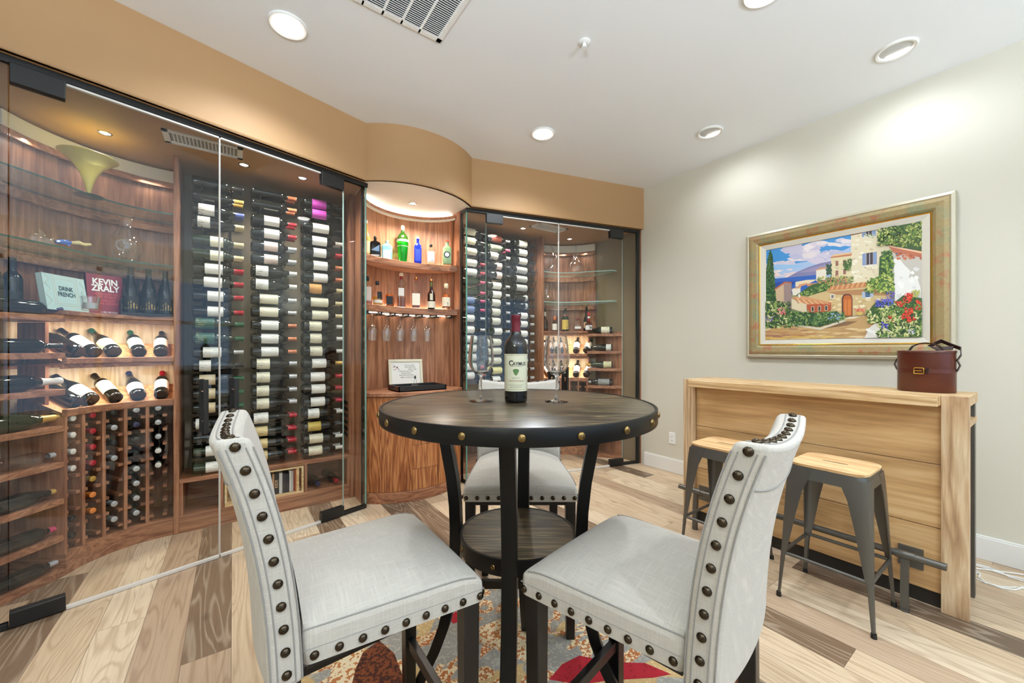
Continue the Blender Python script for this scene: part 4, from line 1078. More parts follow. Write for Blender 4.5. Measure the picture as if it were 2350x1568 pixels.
# ------------------------------------------------------------------ treasures on the cabinet shelves
GZ1, GZ2, BZ = 2.166, 1.8156, 1.468
p = Vector((-.70, 3.37, GZ1))
t = thing('trumpet_vase', 'yellow green glass trumpet vase on the top glass shelf', 'vase', p)
yg = NT('yellow_glass'); pr = yg.bsdf(lin(246,238,140), .2, 0, Transmission_Weight=.4)
outer = [(.006,.012),(.012,.035),(.022,.082),(.038,.13),(.063,.175),(.097,.213),(.125,.235),(.13,.239)]
m = MB().lathe(outer+[(r-.003, z+.002) for r, z in outer[::-1]], 40)
m.v = [Vector((v.x, v.y, v.z + -v.x*v.z*.2)) for v in m.v]
m.build('bell', pr, t)
MB().lathe([(.0005,.0),(.062,0),(.066,.004),(.05,.009),(.012,.014),(.006,.016)], 32).build('foot', plain('violet_foot', (58,48,64), .15), t)
p = Vector((-.555, 3.475, GZ2))
t = thing('ring_decanter', 'clear glass decanter with a hole through its belly on the lower glass shelf', 'decanter', p)
m = MB(); m.lathe([(.0005,.004),(.05,.0),(.056,.006),(.052,.014),(.07,.045),(.082,.085),(.080,.12),(.062,.165),(.040,.205),(.030,.24),(.031,.262),(.044,.283),(.047,.287)], 36); m.build('body', M_crys, t)
ring = [(.034*cos(a), -.072-.006*cos(2*a), .09+.034*sin(a)) for a in [2*PI*i/28 for i in range(28)]]
m = MB().tube(ring, .0055, 8, closed=True); m.cyl((0,-.078,.09), (0,.078,.09), .03, n=24, cap=False); m.build('ring', M_crys, t)
p = Vector((-.862, 3.27, GZ2))
t = thing('glass_fish', 'small blown glass fish ornament with blue and amber tail', 'ornament', p, math.radians(35))
m = MB().lathe([(.0005,-.055),(.022,-.045),(.034,-.02),(.034,.012),(.022,.045),(.010,.065),(.0005,.066)], 20, 0, Matrix.Translation((0,0,.04)) @ Matrix.Rotation(PI/2, 4, 'Y'), sx=1.0, sy=.7); m.build('body', M_crys, t)
m = MB()
for i in range(5):
    a = math.radians(-30+15*i); m.add([(.06,0,.045),(.11,-.01+.006*i,.05+.03*sin(a)),(.115,-.006+.006*i,.062+.03*sin(a))], [(0,1,2)], 0)
m.tube([(.055,0,.045),(.085,.005,.055),(.10,-.004,.050),(.125,.004,.06)], [.010,.014,.011,.006], 10, 0); m.build('tail', plain('blue_glass', (70,120,210), .1), t)
MB().tube([(.12,.004,.058),(.15,-.004,.064),(.175,.004,.06),(.205,0,.068)], [.008,.013,.010,.007], 10).build('tail_tip', plain('amber_glass', (226,206,150), .1), t)
MB().add([(-.005,0,.07),(.02,0,.07),(-.012,0,.10),(.004,0,.095)], [(0,1,3,2)]).build('fin', M_crys, t, smooth=0)
def book(px, ybase, D_extra, w, h, th, label, cover, spine, lean, yaw_add=0, parts=None):
    p = at_z(px, ybase, BZ); d = Vector((p.x, p.y)).normalized(); q0 = Vector((p.x-AC[0], p.y-AC[1])).normalized(); p.x, p.y = AC[0]+q0.x*(AR+D_extra), AC[1]+q0.y*(AR+D_extra)
    t = thing('book', label, 'book', (p.x, p.y, BZ+.001), 0, 'books standing on the curved shelf')
    q_ = (p.x-AC[0], p.y-AC[1]); t.rotation_euler = (math.radians(-lean), 0, math.atan2(-q_[0], q_[1])+yaw_add)
    MB().box((-w/2,0,0), (w/2,.003,h)).build('front_cover', cover, t, smooth=0)
    MB().box((-w/2,th-.003,0), (w/2,th,h)).build('back_cover', cover, t, smooth=0)
    MB().box((-w/2,.003,0), (-w/2+.003,th-.003,h)).build('spine', spine, t, smooth=0)
    MB().box((-w/2+.004,.0031,.004), (w/2-.004,th-.0031,h-.004)).build('pages', M_paper, t, smooth=0)
    return t
mint = plain('mint_cover', (186,216,212), .5); mintl = plain('mint_line', (224,214,186), .4, .3)
w, h = .235, .215
t = book(131, 714, .03, w, h, .03, 'mint green book reading DRINK FRENCH leaning on the curved shelf', mint, plain('mint_spine', (214,232,228), .5), 9, 0)
t.scale = (1, 1, .93)
m = MB(); Y = -.0006
def fr(x0, z0, x1, z1, e=.0016):
    for (a, b) in (((x0,z0),(x1,z0+e)),((x0,z1-e),(x1,z1)),((x0,z0),(x0+e,z1)),((x1-e,z0),(x1,z1))): m.box((a[0],Y,a[1]), (b[0],Y+.0006,b[1]))
fr(-.07,.03,.07,.205); fr(-.058,.042,.058,.193)
for sx_ in (-1, 1):
    for zz in (.02, .09, .15): m.tube([(sx_*.115,Y,zz),(sx_*.085,Y,zz+.035),(sx_*.115,Y,zz+.07)], .0009, 4)
m.build('cover_lines', mintl, t, smooth=0)
m = MB(); text_mb('DRINK', .036, 'CENTER', 0, 1.0, 0, m, lambda v: (v.x*.72, Y-.0002, v.y*1.0+.133), .0012); text_mb('FRENCH', .036, 'CENTER', 0, 1.0, 0, m, lambda v: (v.x*.72, Y-.0002, v.y*1.0+.098), .0012); m.build('cover_title', plain('teal_ink', (40,66,70), .5), t, smooth=0)
w, h = .305, .245
t = book(247, 724, .03, w, h, .035, 'maroon book with two big white title lines and a wine glass photo, curved shelf', plain('maroon_cover', (134,28,48), .45), plain('maroon_spine', (84,18,44), .5), 8, 0)
t.scale = (.83, 1, 1)
MB().box((w/2-.105,-.0006,0), (w/2,.0001,h)).build('cover_photo', plain('photo_black', (30,24,26), .4), t, smooth=0)
m = MB(); text_mb('KEVIN', .052, 'CENTER', 0, 1.0, 0, m, lambda v: (v.x*.98-.052, Y-.0002, v.y+.198), .0016); text_mb('ZRALY', .052, 'CENTER', 0, 1.0, 0, m, lambda v: (v.x*.98-.052, Y-.0002, v.y+.157), .0016)
text_mb('2, 000, 000 SOLD', .013, 'CENTER', 0, 1.0, 0, m, lambda v: (v.x-.04, Y-.0002, v.y+.010)); m.build('cover_title', M_white, t, smooth=0)
m = MB()
for s_, z in (('WINDOWS ON', .122), ('THE WORLD', .104), ('COMPLETE', .082), ('WINE COURSE', .064)): text_mb(s_, .019, 'CENTER', 0, 1.25, 0, m, lambda v, z=z: (v.x*.85-.05, Y-.0002, v.y+z))
m.build('cover_subtitle', plain('coral_ink', (226,90,92), .5), t, smooth=0)
m = MB(); gx = w/2-.05
def disc(x, z, rx_, rz_, y, mi, n=24, a0=0, a1=2*PI): m.add([(x,y,z)]+[(x+rx_*cos(a0+(a1-a0)*i/n), y, z+rz_*sin(a0+(a1-a0)*i/n)) for i in range(n+1)], [(0,i+1,i+2) for i in range(n)], mi)
disc(gx, .165, .042, .055, -.0009, 0); disc(gx, .165, .036, .049, -.0011, 1); disc(gx, .155, .034, .034, -.0013, 2, 24, PI, 2*PI)
m.box((gx-.003,-.0011,.03), (gx+.003,-.0008,.115), 0); disc(gx, .022, .036, .010, -.0011, 0); disc(gx-.035, .055, .034, .024, -.0014, 3); disc(gx-.035, .055, .027, .018, -.0016, 4); 
m.add([(gx-.03,-.0015,.2),(gx-.018,-.0015,.15),(gx-.024,-.0015,.215)], [(0,1,2)], 5); m.add([(gx+.015,-.0015,.20),(gx+.024,-.0015,.15),(gx+.022,-.0015,.215)], [(0,1,2)], 5)
m.build('cover_glass', [plain('glass_grey', (150,140,140), .3), plain('glass_dark', (50,30,34), .3), plain('wine_red', (150,24,40), .3), plain('medal_red', (190,80,60), .5), plain('medal_gold', (226,196,140), .5), M_white], t, smooth=0)
# tumbler
p = at_z(207, 713, BZ); 
t = thing('glass_tumbler', 'small clear tumbler with a white candle before the maroon book', 'tumbler', (p.x, p.y, BZ))
MB().lathe([(.0005,.0),(.030,0),(.033,.004),(.040,.078),(.0375,.078),(.031,.012),(.0005,.010)], 28).build('glass', M_crys, t)
MB().lathe([(.0005,.0105),(.0295,.0105),(.032,.042),(.0005,.042)], 24).build('candle', M_white, t)
# three dark bottles in a low box
bxp = [Vector((-.534, 3.462, BZ)), Vector((-.452, 3.492, BZ)), Vector((-.371, 3.506, BZ))]
for i, p in enumerate(bxp):
    M = Matrix.Translation((p.x, p.y, BZ+.012)) @ Matrix.Rotation(math.atan2(-p.x, p.y)-PI/2, 4, 'Z')
    bottle('wine_bottle', 'black bottle with gold script standing in the low box, %s from the gable' % ('farthest', 'second', 'nearest')[i], M, 'burgundy', 'dark', 'black', (28,26,22), (.03,.11), 150, (206,172,90), 'three black bottles with gold script', None, 'bottle', .9)
q0, q2 = bxp[0], bxp[2]
t = thing('bottle_box', 'low dark box holding three black bottles on the curved shelf', 'box', (0,0,BZ))
d = Vector((q2.x-q0.x, q2.y-q0.y, 0)).normalized(); nrm = Vector((-d.y, d.x, 0)); cen = Vector(((q0.x+q2.x)/2, (q0.y+q2.y)/2+.004, 0)); ln = (q2-q0).length/2+.045
MF = frame(cen, d, nrm, Vector((0,0,1)))
m = MB().box((-ln,-.046,.001), (ln,.046,.010), 0, MF); m.box((-ln,-.048,.001), (ln,-.043,.018), 0, MF); m.build('tray', M_blackp, t, smooth=0)
m = MB().box((-ln-.004,-.046,.001), (-ln,.046,.10), 0, MF); m.box((-ln,.044,.01), (ln,.048,.10), 0, MF); m.build('walls', plain('box_brown', (40,28,20), .5), t, smooth=0)
# bottles standing on top of the stack
for i, (dd, nn) in enumerate(((.13, .10), (.205, .095))):
    p = sp(dd, nn+.036, STZ[0])
    M = Matrix.Translation(p) @ Matrix.Rotation(math.atan2(-p.y, -p.x), 4, 'Z')
    bottle('wine_bottle', 'black bottle with faint gold script standing on top of the stack, %s from the books' % ('first', 'second')[i], M, 'burgundy' if i else 'bordeaux', 'dark', 'navy' if i == 1 else 'black', (30,28,24), (.05,.12), 150, (190,160,90), 'bottles standing on the stack')

# ---- painting-side cellar
def rz(px, y, z): return at_z(px, y, z)
RS = 'liqueur bottles in the painting-side cellar'
def rp(px):                             # a spot on the curved shelf seen at this pixel column
    best = None
    for k in range(0, 691, 3):
        q = mir(Vector((*apt(AR+.06, 90+k*.1), BZ))); X = q.x*cY-q.y*sY; e = abs(CX+F_PX*X/depth(q)-px)
        if best is None or e < best[0]: best = (e, q)
    return best[1]
def r1(t, H):
    round_bottle(plain('cognac_dark', (60,26,18), .1), .036, .36, .011, .9)(t, H); cork(t, .013, H*.9, H, M_blackp); MB().lathe([(.0125,H*.62),(.0125,H*.8)], 14).build('foil', plain('foil_pale', (206,200,176), .3), t); MB().lathe([(.0365,H*.12),(.0365,H*.26)], 12, 0, None, -PI*.9, -PI*.1).build('label', label_mat('cognac_label', (40,26,24), (206,160,120), .8), t)
def r2(t, H):
    round_bottle(plain('liqueur_amber', (70,40,30), .1), .034, .42, .013, .76)(t, H); cork(t, .0155, H*.74, H, plain('orange_cap', (228,116,46), .4)); MB().lathe([(.0345,H*.08),(.0345,H*.5)], 12, 0, None, -PI*.85, -PI*.15).build('label', lab((236,230,214),(170,70,40),.6), t)
def r3(t, H):
    round_bottle(plain('liqueur_green', (26,40,26), .08), .042, .56, .013, .88)(t, H); cork(t, .014, H*.88, H, M_blackp); MB().lathe([(.0425,H*.08),(.0425,H*.5)], 12, 0, None, -PI*.85, -PI*.15).build('label', lab((222,190,90),(120,80,30),.7), t); MB().lathe([(.034,H*.62),(.026,H*.7)], 14).build('neck_label', plain('neck_red', (206,70,60), .5), t)
def r4(t, H):
    g = tglass('clear', (.95,.96,.95)); square_bottle(g, .040, .7, .5, .012, 5, .8)(t, H); liquid(t, .038, .68, .006, H*.3, A3); flat_label(t, .074, H*.18, H*.34, .0284, M_paper); cork(t, .015, H*.8, H, plain('cap_plum', (110,40,44), .4))
def r5(t, H):
    square_bottle(plain('orange_liqueur', (70,22,16), .1), .044, .8, .36, .013, 5, .86)(t, H); cork(t, .0155, H*.8, H, plain('cap_red', (190,30,36), .4)); flat_label(t, .078, H*.06, H*.3, .0358, label_mat('white_black_label', (232,228,222), (20,18,20), .95)); MB().lathe([(.0165,H*.54),(.0165,H*.66)], 14).build('ribbon', plain('ribbon_red', (150,26,34), .5), t); MB().lathe([(.0165,H*.68),(.0165,H*.78)], 14).build('neck_label', M_paper, t)
def r6(t, H):
    round_bottle(plain('cream_liqueur_black', (18,16,16), .1), .039, .44, .0125, .9)(t, H); cork(t, .0135, H*.9, H, M_blackp); MB().lathe([(.0395,H*.12),(.0395,H*.36)], 12, 0, None, -PI*.8, -PI*.2).build('label', label_mat('oval_scene_label', (206,170,130), (90,50,40), .8), t)
for (px, yt, fn, lb) in ((1251, 705, r1, 'tall dark cognac bottle next to the gable on the painting-side shelf'), (1273, 726, r2, 'small liqueur bottle with an orange cap on the painting-side shelf'), (1297, 708, r3, 'dark liqueur bottle with a yellow arched label on the painting-side shelf'), (1326, 729, r4, 'short clear bottle with a white band on the painting-side shelf'), (1356, 717, r5, 'red-capped square liqueur bottle with a white label on the painting-side shelf'), (1383, 703, r6, 'tall black cream liqueur bottle at the stack end of the painting-side shelf')):
    q = rp(px)
    if px == 1383: q = mir(sp(-.01, .11, BZ))
    yb = CY-(BZ-CAM_H)*F_PX/depth(q)
    spirit(px, yt, yb, BZ, lb, fn, 0, 'liqueur_bottle', RS, q)
def dec1(t, H):
    MB().lathe([(.0005,.006),(.016,.0),(.03,.004),(.012,.02),(.012,.03),(.05,.05),(.105,.10),(.118,.15),(.105,.20),(.075,.27),(.05,.33),(.046,.35)], 36).build('body', M_crys, t)
def dec2(t, H):
    MB().lathe([(.0005,.004),(.055,0),(.09,.03),(.098,.07),(.085,.11),(.05,.145),(.028,.175),(.022,.20),(.03,.22),(.03,.23)], 36).build('body', M_crys, t); MB().lathe([(.02,.22),(.03,.236),(.045,.245),(.022,.26),(.014,.30),(.018,.33),(.0005,.36)], 28).build('stopper', M_crys, t)
def dec3(t, H):
    MB().lathe([(.0005,.004),(.10,.0),(.118,.012),(.11,.03),(.06,.055),(.036,.09),(.033,.15),(.044,.20),(.052,.215)], 36).build('body', M_crys, t)
for (px, z, dgr, fn, lb) in ((1275, GZ1, 103, dec1, 'round footed glass decanter on the top glass shelf, painting-side cellar'), (1342, GZ1, 140, dec2, 'stoppered pear-shaped glass decanter on the top glass shelf, painting-side cellar'), (1269, GZ2, 101, dec3, 'wide-based glass decanter on the lower glass shelf, painting-side cellar')):
    q = mir(Vector((*apt(AR+.11, dgr), z)))
    d = thing('glass_decanter', lb, 'decanter', q, 0, 'decanters on the glass shelves'); fn(d, 0)

# ---- crate of books and loose bottles in the base cabinet
t = thing('pine_crate', 'open pine crate standing on its side in the base cabinet under the racks', 'crate', (0,0,.1185))
x0, x1, y0, y1, h = -.048, .457, YF+.008, YF+.26, .212
for a, b in (((x0,y0,0),(x1,y1,.014)), ((x0,y0,h-.014),(x1,y1,h))): MB().box(a, b).build('slat_side', M_pine, t, smooth=0, bevel=.001)
for x in (x0, x1-.014): MB().box((x,y0,.014), (x+.014,y1,h-.014)).build('end_board', M_pine, t, smooth=0, bevel=.001)
MB().box((x1-.05,y0-.002,.014), (x1-.032,y0+.01,h-.014)).build('batten', M_pine, t, smooth=0, bevel=.001)
MB().box((x0+.014,y1-.008,.014), (x1-.014,y1,h-.014)).build('back_board', M_pine, t, smooth=0)
bx = .195; cols = [((222,216,206),.022,.155),((40,34,32),.028,.165),((196,150,110),.012,.16),((28,26,28),.03,.16),((206,206,204),.022,.158),((46,44,50),.024,.15),((30,34,46),.02,.145),((220,216,206),.012,.165),((196,196,192),.014,.162),((150,60,40),.012,.166),((232,150,90),.010,.168)]
nm = ['pale','black','tan','black with tan lettering','light grey','charcoal','navy','cream','grey','rust','orange']
for i, (c_, w_, h_) in enumerate(cols):
    o = MB().box((0,0,0), (w_,.16,h_)).build('book', plain('crate_book_%d' % i, c_, .5), None, smooth=0, bevel=.001); o.location = (bx, YF+.04, .1185+.0142)
    tag(o, '%s book standing in the pine crate, number %s from the chair side' % (nm[i], ['one','two','three','four','five','six','seven','eight','nine','ten','eleven'][i]), 'book', 'books in the pine crate'); bx += w_+.0012
    if i == 3:
        m = MB(); text_mb('RIDE', .03, 'CENTER', 0, 1, 0, m, lambda v, w_=w_: (w_/2-v.y, -.0004, .08+v.x)); q = m.build('spine_title', plain('tan_ink', (226,190,150), .5), o, smooth=0)
def lay(px, py, cap, label):
    p = at_z(px, py, .118+.0375); zd = Vector((.12, -1, 0))
    tip = Vector((p.x, YF+.03, .118+.0375)); b = tip - zd.normalized()*.298
    bottle('wine_bottle', label, rot_bottle(b, zd, (0,0,1)), 'bordeaux', 'dark', cap, None, group='bottles lying in the base cabinet')
lay(735, 1118, 'navy', 'blue-capped bottle lying neck outwards in the base cabinet')
lay(775, 1107, 'red', 'red-capped bottle lying neck outwards in the base cabinet')
# ------------------------------------------------------------------ pub table
TC = W(.02, 1.357); TZ = 1.0663; TRr = .457; TA0 = -YAW
t = thing('pub_table', 'round dark wood pub table with riveted black metal rim in the centre of the room', 'table', (TC.x, TC.y, 0), TA0)
MB().lathe([(.0005,TZ-.03),(TRr-.008,TZ-.03),(TRr-.008,TZ-.001),(TRr-.010,TZ),(.0005,TZ)], 96).build('tabletop', M_table, t)
MB().lathe([(TRr-.0078,TZ-.044),(TRr,TZ-.044),(TRr+.001,TZ-.042),(TRr+.001,TZ),(TRr,TZ+.0012),(TRr-.0072,TZ+.0012),(TRr-.0078,TZ-.002),(TRr-.0078,TZ-.044)], 120).build('rim_band', M_blackm, t, smooth=40)
for i in range(20):
    a = 2*PI*(i+.02)/20-PI/2
    MB().dome((0,0,0), (0,0,1), .0105, .007, 14).build('rivet', M_brass, t)
    o = t.children[-1] if False else C.objects[-1]
    R_ = Vector((cos(a), sin(a), 0)).to_track_quat('Z', 'Y').to_matrix().to_4x4(); R_.translation = Vector((cos(a)*(TRr+.001), sin(a)*(TRr+.001), TZ-.021)); o.matrix_local = R_
SZ = .620
MB().lathe([(.0005,SZ-.025),(.192,SZ-.025),(.192,SZ),(.0005,SZ)], 64).build('lower_shelf', M_table, t)
MB().lathe([(.1922,SZ-.05),(.2,SZ-.05),(.2,SZ+.001),(.1922,SZ+.001),(.1922,SZ-.05)], 80).build('shelf_band', M_blackm, t, smooth=40)
for i in range(8):
    a = 2*PI*(i+.5)/8
    MB().dome((cos(a)*.2, sin(a)*.2, SZ-.025), (cos(a), sin(a), 0), .009, .006, 12).build('rivet', M_brass, t)
legp = [(TZ-.044,.275),(.98,.268),(.90,.252),(.80,.233),(.70,.222),(.62,.219),(.54,.220),(.45,.226),(.36,.240),(.27,.262),(.18,.295),(.09,.338),(.0,.385)]
for i in range(4):
    a = PI/2*i-math.radians(7)-PI/2
    m = MB(); c_, s_ = cos(a), sin(a); w = .0225; vs = []
    for (z, r) in legp:
        for (dr, dt) in ((-.019,-w),(.019,-w),(.019,w),(-.019,w)):
            vs.append(((r+dr)*c_-dt*s_, (r+dr)*s_+dt*c_, z))
    n = len(legp)
    fs = [(4*j+k, 4*j+(k+1) % 4, 4*j+4+(k+1) % 4, 4*j+4+k) for j in range(n-1) for k in range(4)]
    fs = [f[::-1] for f in fs]+[(0,1,2,3), tuple(4*(n-1)+k for k in (3,2,1,0))]
    m.add(vs, fs); m.build('leg', M_blackm, t, smooth=30, bevel=.002, weld=True)
m = MB()
for a in (0, PI/2):
    c_, s_ = cos(a-math.radians(7)), sin(a-math.radians(7))
    m.cyl((-.29*c_,-.29*s_,TZ-.056), (.29*c_,.29*s_,TZ-.056), .011, n=4)
m.build('under_brace', M_blackm, t, smooth=0)

# ---- bottle and glasses on the table
p = at_z(1184, 922, TZ+.0006)
bt = thing('wine_bottle', 'red wine bottle with a cream label and burgundy capsule standing on the pub table', 'bottle', (p.x, p.y, TZ+.0006)); bt.rotation_euler.z = math.atan2(-p.x, p.y)
K = 1.0
prof = [(.0005,.012),(.022,.008),(.034,.0),(.0385,.003),(.0398,.012),(.0405,.10),(.0412,.185),(.0405,.197),(.036,.212),(.027,.224),(.0185,.235),(.0155,.248),(.0148,.262),(.0148,.292),(.0158,.294),(.0158,.302),(.0005,.3025)]
MB().lathe(prof, 48).build('glass', plain('deep_wine_glass', (13,11,12), .04, 0, Specular_IOR_Level=.7), bt, smooth=60)
MB().lathe([(.0162,.242),(.0157,.262),(.0156,.288),(.0168,.290),(.0168,.3035),(.0155,.3045),(.0005,.3046)], 32).build('capsule', plain('burgundy_foil', (112,30,44), .32, .2), bt, smooth=50)
lz0, lz1 = .040, .168
def rl(z): return .0398+(z-.012)/.173*.0014
lm = MB().lathe([(rl(z)+.0006, z) for z in (lz0, .08, .12, lz1)], 30, 0, None, -PI/2-1.32, -PI/2+1.32); lb = lm.build('label', plain('cream_label2', (222,218,190), .5), bt, smooth=60)
def onlab(v, z0, r=.0010):
    z = v.y+z0; R_ = rl(z)+r; a = -PI/2+v.x/R_; return (R_*cos(a), R_*sin(a), z)
m = MB()
text_mb('C', .024, 'LEFT', 0, 1, 0, m, lambda v: onlab(Vector((v.x-.026, v.y*1.0)), .136), .0006)
text_mb('AYMUS', .0165, 'LEFT', 0, 1.02, 0, m, lambda v: onlab(Vector((v.x*.92-.0115, v.y)), .134), .0004)
text_mb('VINEYARDS', .0055, 'CENTER', 0, 1.6, 0, m, lambda v: onlab(v, .1255))
text_mb('Napa Valley', .0045, 'CENTER', 0, 1.3, 0, m, lambda v: onlab(v, .086))
for z, w_ in ((.062,.056),(.057,.040),(.053,.048)): m.grid(lambda u, v, z=z, w_=w_: onlab(Vector(((u-.5)*w_, (v-.5)*.0006)), z), 16, 1)
m.build('label_print', M_ink, lb, smooth=0)
m = MB(); text_mb('Cabernet Sauvignon', .0085, 'CENTER', 0, 1, 0, m, lambda v: onlab(Vector((v.x*.82+v.y*.25, v.y*.9)), .0765))
for (z, w_) in ((.164,.098),(.0455,.098)): m.grid(lambda u, v, z=z, w_=w_: onlab(Vector(((u-.5)*w_, (v-.5)*.0008)), z), 24, 1)
for x in (-.049, .049): m.grid(lambda u, v, x=x: onlab(Vector((x+(u-.5)*.0008, (v-.5)*.118)), .1047), 1, 12)
m.build('label_script', plain('rust_ink', (150,84,56), .5), lb, smooth=0)
m = MB(); pts = [(0,.0115),(.004,.010),(.009,.0095),(.0105,.004),(.0085,-.001),(.006,-.006),(.0,-.0125),(-.006,-.006),(-.0085,-.001),(-.0105,.004),(-.009,.0095),(-.004,.010)]
m.add([onlab(Vector((0,0)), .106, .0011)]+[onlab(Vector(q), .106, .0011) for q in pts], [(0, 1+(i+1) % 12, 1+i) for i in range(12)]); m.build('label_crest', plain('vine_green', (84,118,62), .5), lb, smooth=0)
wg = wineglass_mesh(.232, .0455, .0415, .092, .0365, 48); wg.materials[0] = M_crysr
for (px, py, lb_) in ((1104, 921, 'empty wine glass standing on the pub table, on the niche side of the bottle'), (1277, 922, 'empty wine glass standing on the pub table, on the painting side of the bottle')):
    p = at_z(px, py, TZ+.0006); o = bpy.data.objects.new('wine_glass', wg); C.objects.link(o); o.location = p; o.scale = (1, 1, 1.0)
    tag(o, lb_, 'wine glass', 'wine glasses on the pub table')

# ------------------------------------------------------------------ chairs (local: +X forward, seat centre over the origin)
SEATZ = .675
def seat_fn():
    pass
chair = thing('counter_chair', 'linen counter chair near the camera, on the side of the glass cellar doors', 'chair', (0,0,0), 0, 'upholstered chairs at the pub table')
# seat: rounded cushion block, wider at the front
FX, BXk, FWd, BWd = .21, -.20, .245, .215
def sw(x): return BWd+(FWd-BWd)*(x-BXk)/(FX-BXk)
N1, N2 = 20, 20
def top_fn(u, v):
    x = BXk+(FX-BXk)*u; y = (v*2-1)*sw(x)
    e = (1-abs(2*v-1)**2.6)*(1-max(0, (u-.25)/.75)**3.2)
    return (x, y, SEATZ+.046*e-.016*max(0, (u-.8)/.2)**2)
m = MB().grid(top_fn, N1, N2)
ZB = .602
def side(path, flip=False):
    vs = []; n = len(path)
    for (x, y) in path:
        vs += [(x, y, ZB), (x*1.004, y*1.004, ZB+.03), (x, y, SEATZ-.016*max(0, ((x-BXk)/(FX-BXk)-.8)/.2)**2)]
    fs = [(3*i+j, 3*i+3+j, 3*i+4+j, 3*i+1+j) for i in range(n-1) for j in range(2)]
    m.add(vs, fs)
per = [(BXk+(FX-BXk)*i/N1, -sw(BXk+(FX-BXk)*i/N1)) for i in range(N1+1)] + [(FX, (j/N2*2-1)*FWd) for j in range(1, N2+1)] + [(FX-(FX-BXk)*i/N1, sw(FX-(FX-BXk)*i/N1)) for i in range(1, N1+1)] + [(BXk, BWd*(1-2*j/N2)) for j in range(1, N2+1)]
side(per); m.add([(BXk,-BWd,ZB),(FX,-FWd,ZB),(FX,FWd,ZB),(BXk,BWd,ZB)], [(3,2,1,0)])
seat = m.build('seat', M_linen, chair, smooth=50, bevel=.014, seg=3, weld=True)
for sg in (-1, 1):
    pm = MB(); pm.tube([(BXk+(FX-BXk)*i/20, sg*(sw(BXk+(FX-BXk)*i/20)-.0035), SEATZ-.0005-.016*max(0, (i/20-.8)/.2)**2) for i in range(20)], .0016, 6); pm.build('piping', M_cord, seat)
nail_me = MB().dome((0,0,0), (0,0,1), .0092, .0066, 12).mesh('nailhead', M_nail)
def nail(par, c, nrm):
    o = child('nailhead', nail_me, par); R_ = Vector(nrm).to_track_quat('Z', 'Y').to_matrix().to_4x4(); R_.translation = Vector(c); o.matrix_local = R_
for (A, B, n) in (((BXk+.02, -sw(BXk+.02)), (FX-.012, -FWd), 9), ((FX, -FWd+.014), (FX, FWd-.014), 11), ((FX-.012, FWd), (BXk+.02, sw(BXk+.02)), 9)):
    nrm = Vector((0,-1,0)) if A[1] < 0 and B[1] < 0 else (Vector((1,0,0)) if A[0] == B[0] else Vector((0,1,0)))
    for i in range(n):
        f = i/(n-1); x = A[0]+(B[0]-A[0])*f; y = A[1]+(B[1]-A[1])*f
        nail(seat, (x+nrm.x*.0018, y+nrm.y*.0018, ZB+.017), nrm)
m = MB(); m.tube([(x, y*1.001, ZB+.032) for (x, y) in per[:3*N1+1]], .0012, 5); m.build('lower_seam', M_cord, seat)
# back: reclined, curved in plan, soft roll at the top
BH0, BH1, BT, BW2 = .575, 1.085, .062, .222
def bs(z):                              # backward offset of the mid-thickness
    f = (z-.60)/.49
    return -.205-.025-.020*f-.072*max(0, f)**2.4
def back_pt(v, z, o):                   # v -1..1 across, o offset along thickness (+ = front)
    sag = .022*(1-v*v)
    w = BW2*(1-.02*(z-BH0))
    return Vector((bs(z)-sag+o, v*w, z))
m = MB(); nv, nz = 16, 22
def ftop(v): return BH1-.022*(1-v*v)*1.0
def fr_(u, w): v = u*2-1; z = BH0+(ftop(v)-BH0)*w; return back_pt(v, z, BT/2)
def bk_(u, w): v = u*2-1; z = BH0+(ftop(v)-BH0)*w; return back_pt(v, z, -BT/2)
m.grid(fr_, nv, nz, flip=True); m.grid(bk_, nv, nz)
m.grid(lambda u, w: fr_(0, w).lerp(bk_(0, w), u), 4, nz); m.grid(lambda u, w: fr_(1, w).lerp(bk_(1, w), 1-u), 4, nz)
m.grid(lambda u, w: fr_(u, 1).lerp(bk_(u, 1), w), nv, 4, flip=True); m.grid(lambda u, w: bk_(u, 0).lerp(fr_(u, 0), w), nv, 4, flip=True)
back = m.build('backrest', M_linen, chair, smooth=55, bevel=.012, seg=3, weld=True)
# nail strip: up one side, across the top, down the other
m = MB(); sm = MB()
path = []
for sgn in (-1, 1):
    zz = [BH0+.03+.0463*i for i in range(11)]
    for z in zz:
        c0 = back_pt(sgn, z, 0); nail(back, (c0.x, c0.y+sgn*.0015, c0.z), (0, sgn, 0))
    for o in (-.0155, .0155):
        sm.tube([back_pt(sgn, z, o)+Vector((0, sgn*.0006, 0)) for z in [BH0+.01+(BH1-.03-BH0)*i/16 for i in range(17)]], .0014, 5)
    for o in (-.0275, .0275):
        sm.tube([back_pt(sgn, z, o)+Vector((0, sgn*(-.0012), 0)) for z in [BH0+.01+(BH1-.03-BH0)*i/16 for i in range(17)]], .0016, 5)
for i in range(10):
    v = -.9+1.8*i/9; c0 = back_pt(v, ftop(v), 0); nail(back, (c0.x, c0.y, c0.z+.0012), (-.25, 0, 1))
for o in (-.0145, .0145): sm.tube([back_pt(v, ftop(v), o)+Vector((0,0,.0008)) for v in [-.94+1.88*i/20 for i in range(21)]], .0014, 5)
sm.tube([back_pt(v, 1.0-.03*(1-v*v), -BT/2-.0008) for v in [-.98+1.96*i/20 for i in range(21)]], .0014, 5)
sm.build('seams', M_cord, back)
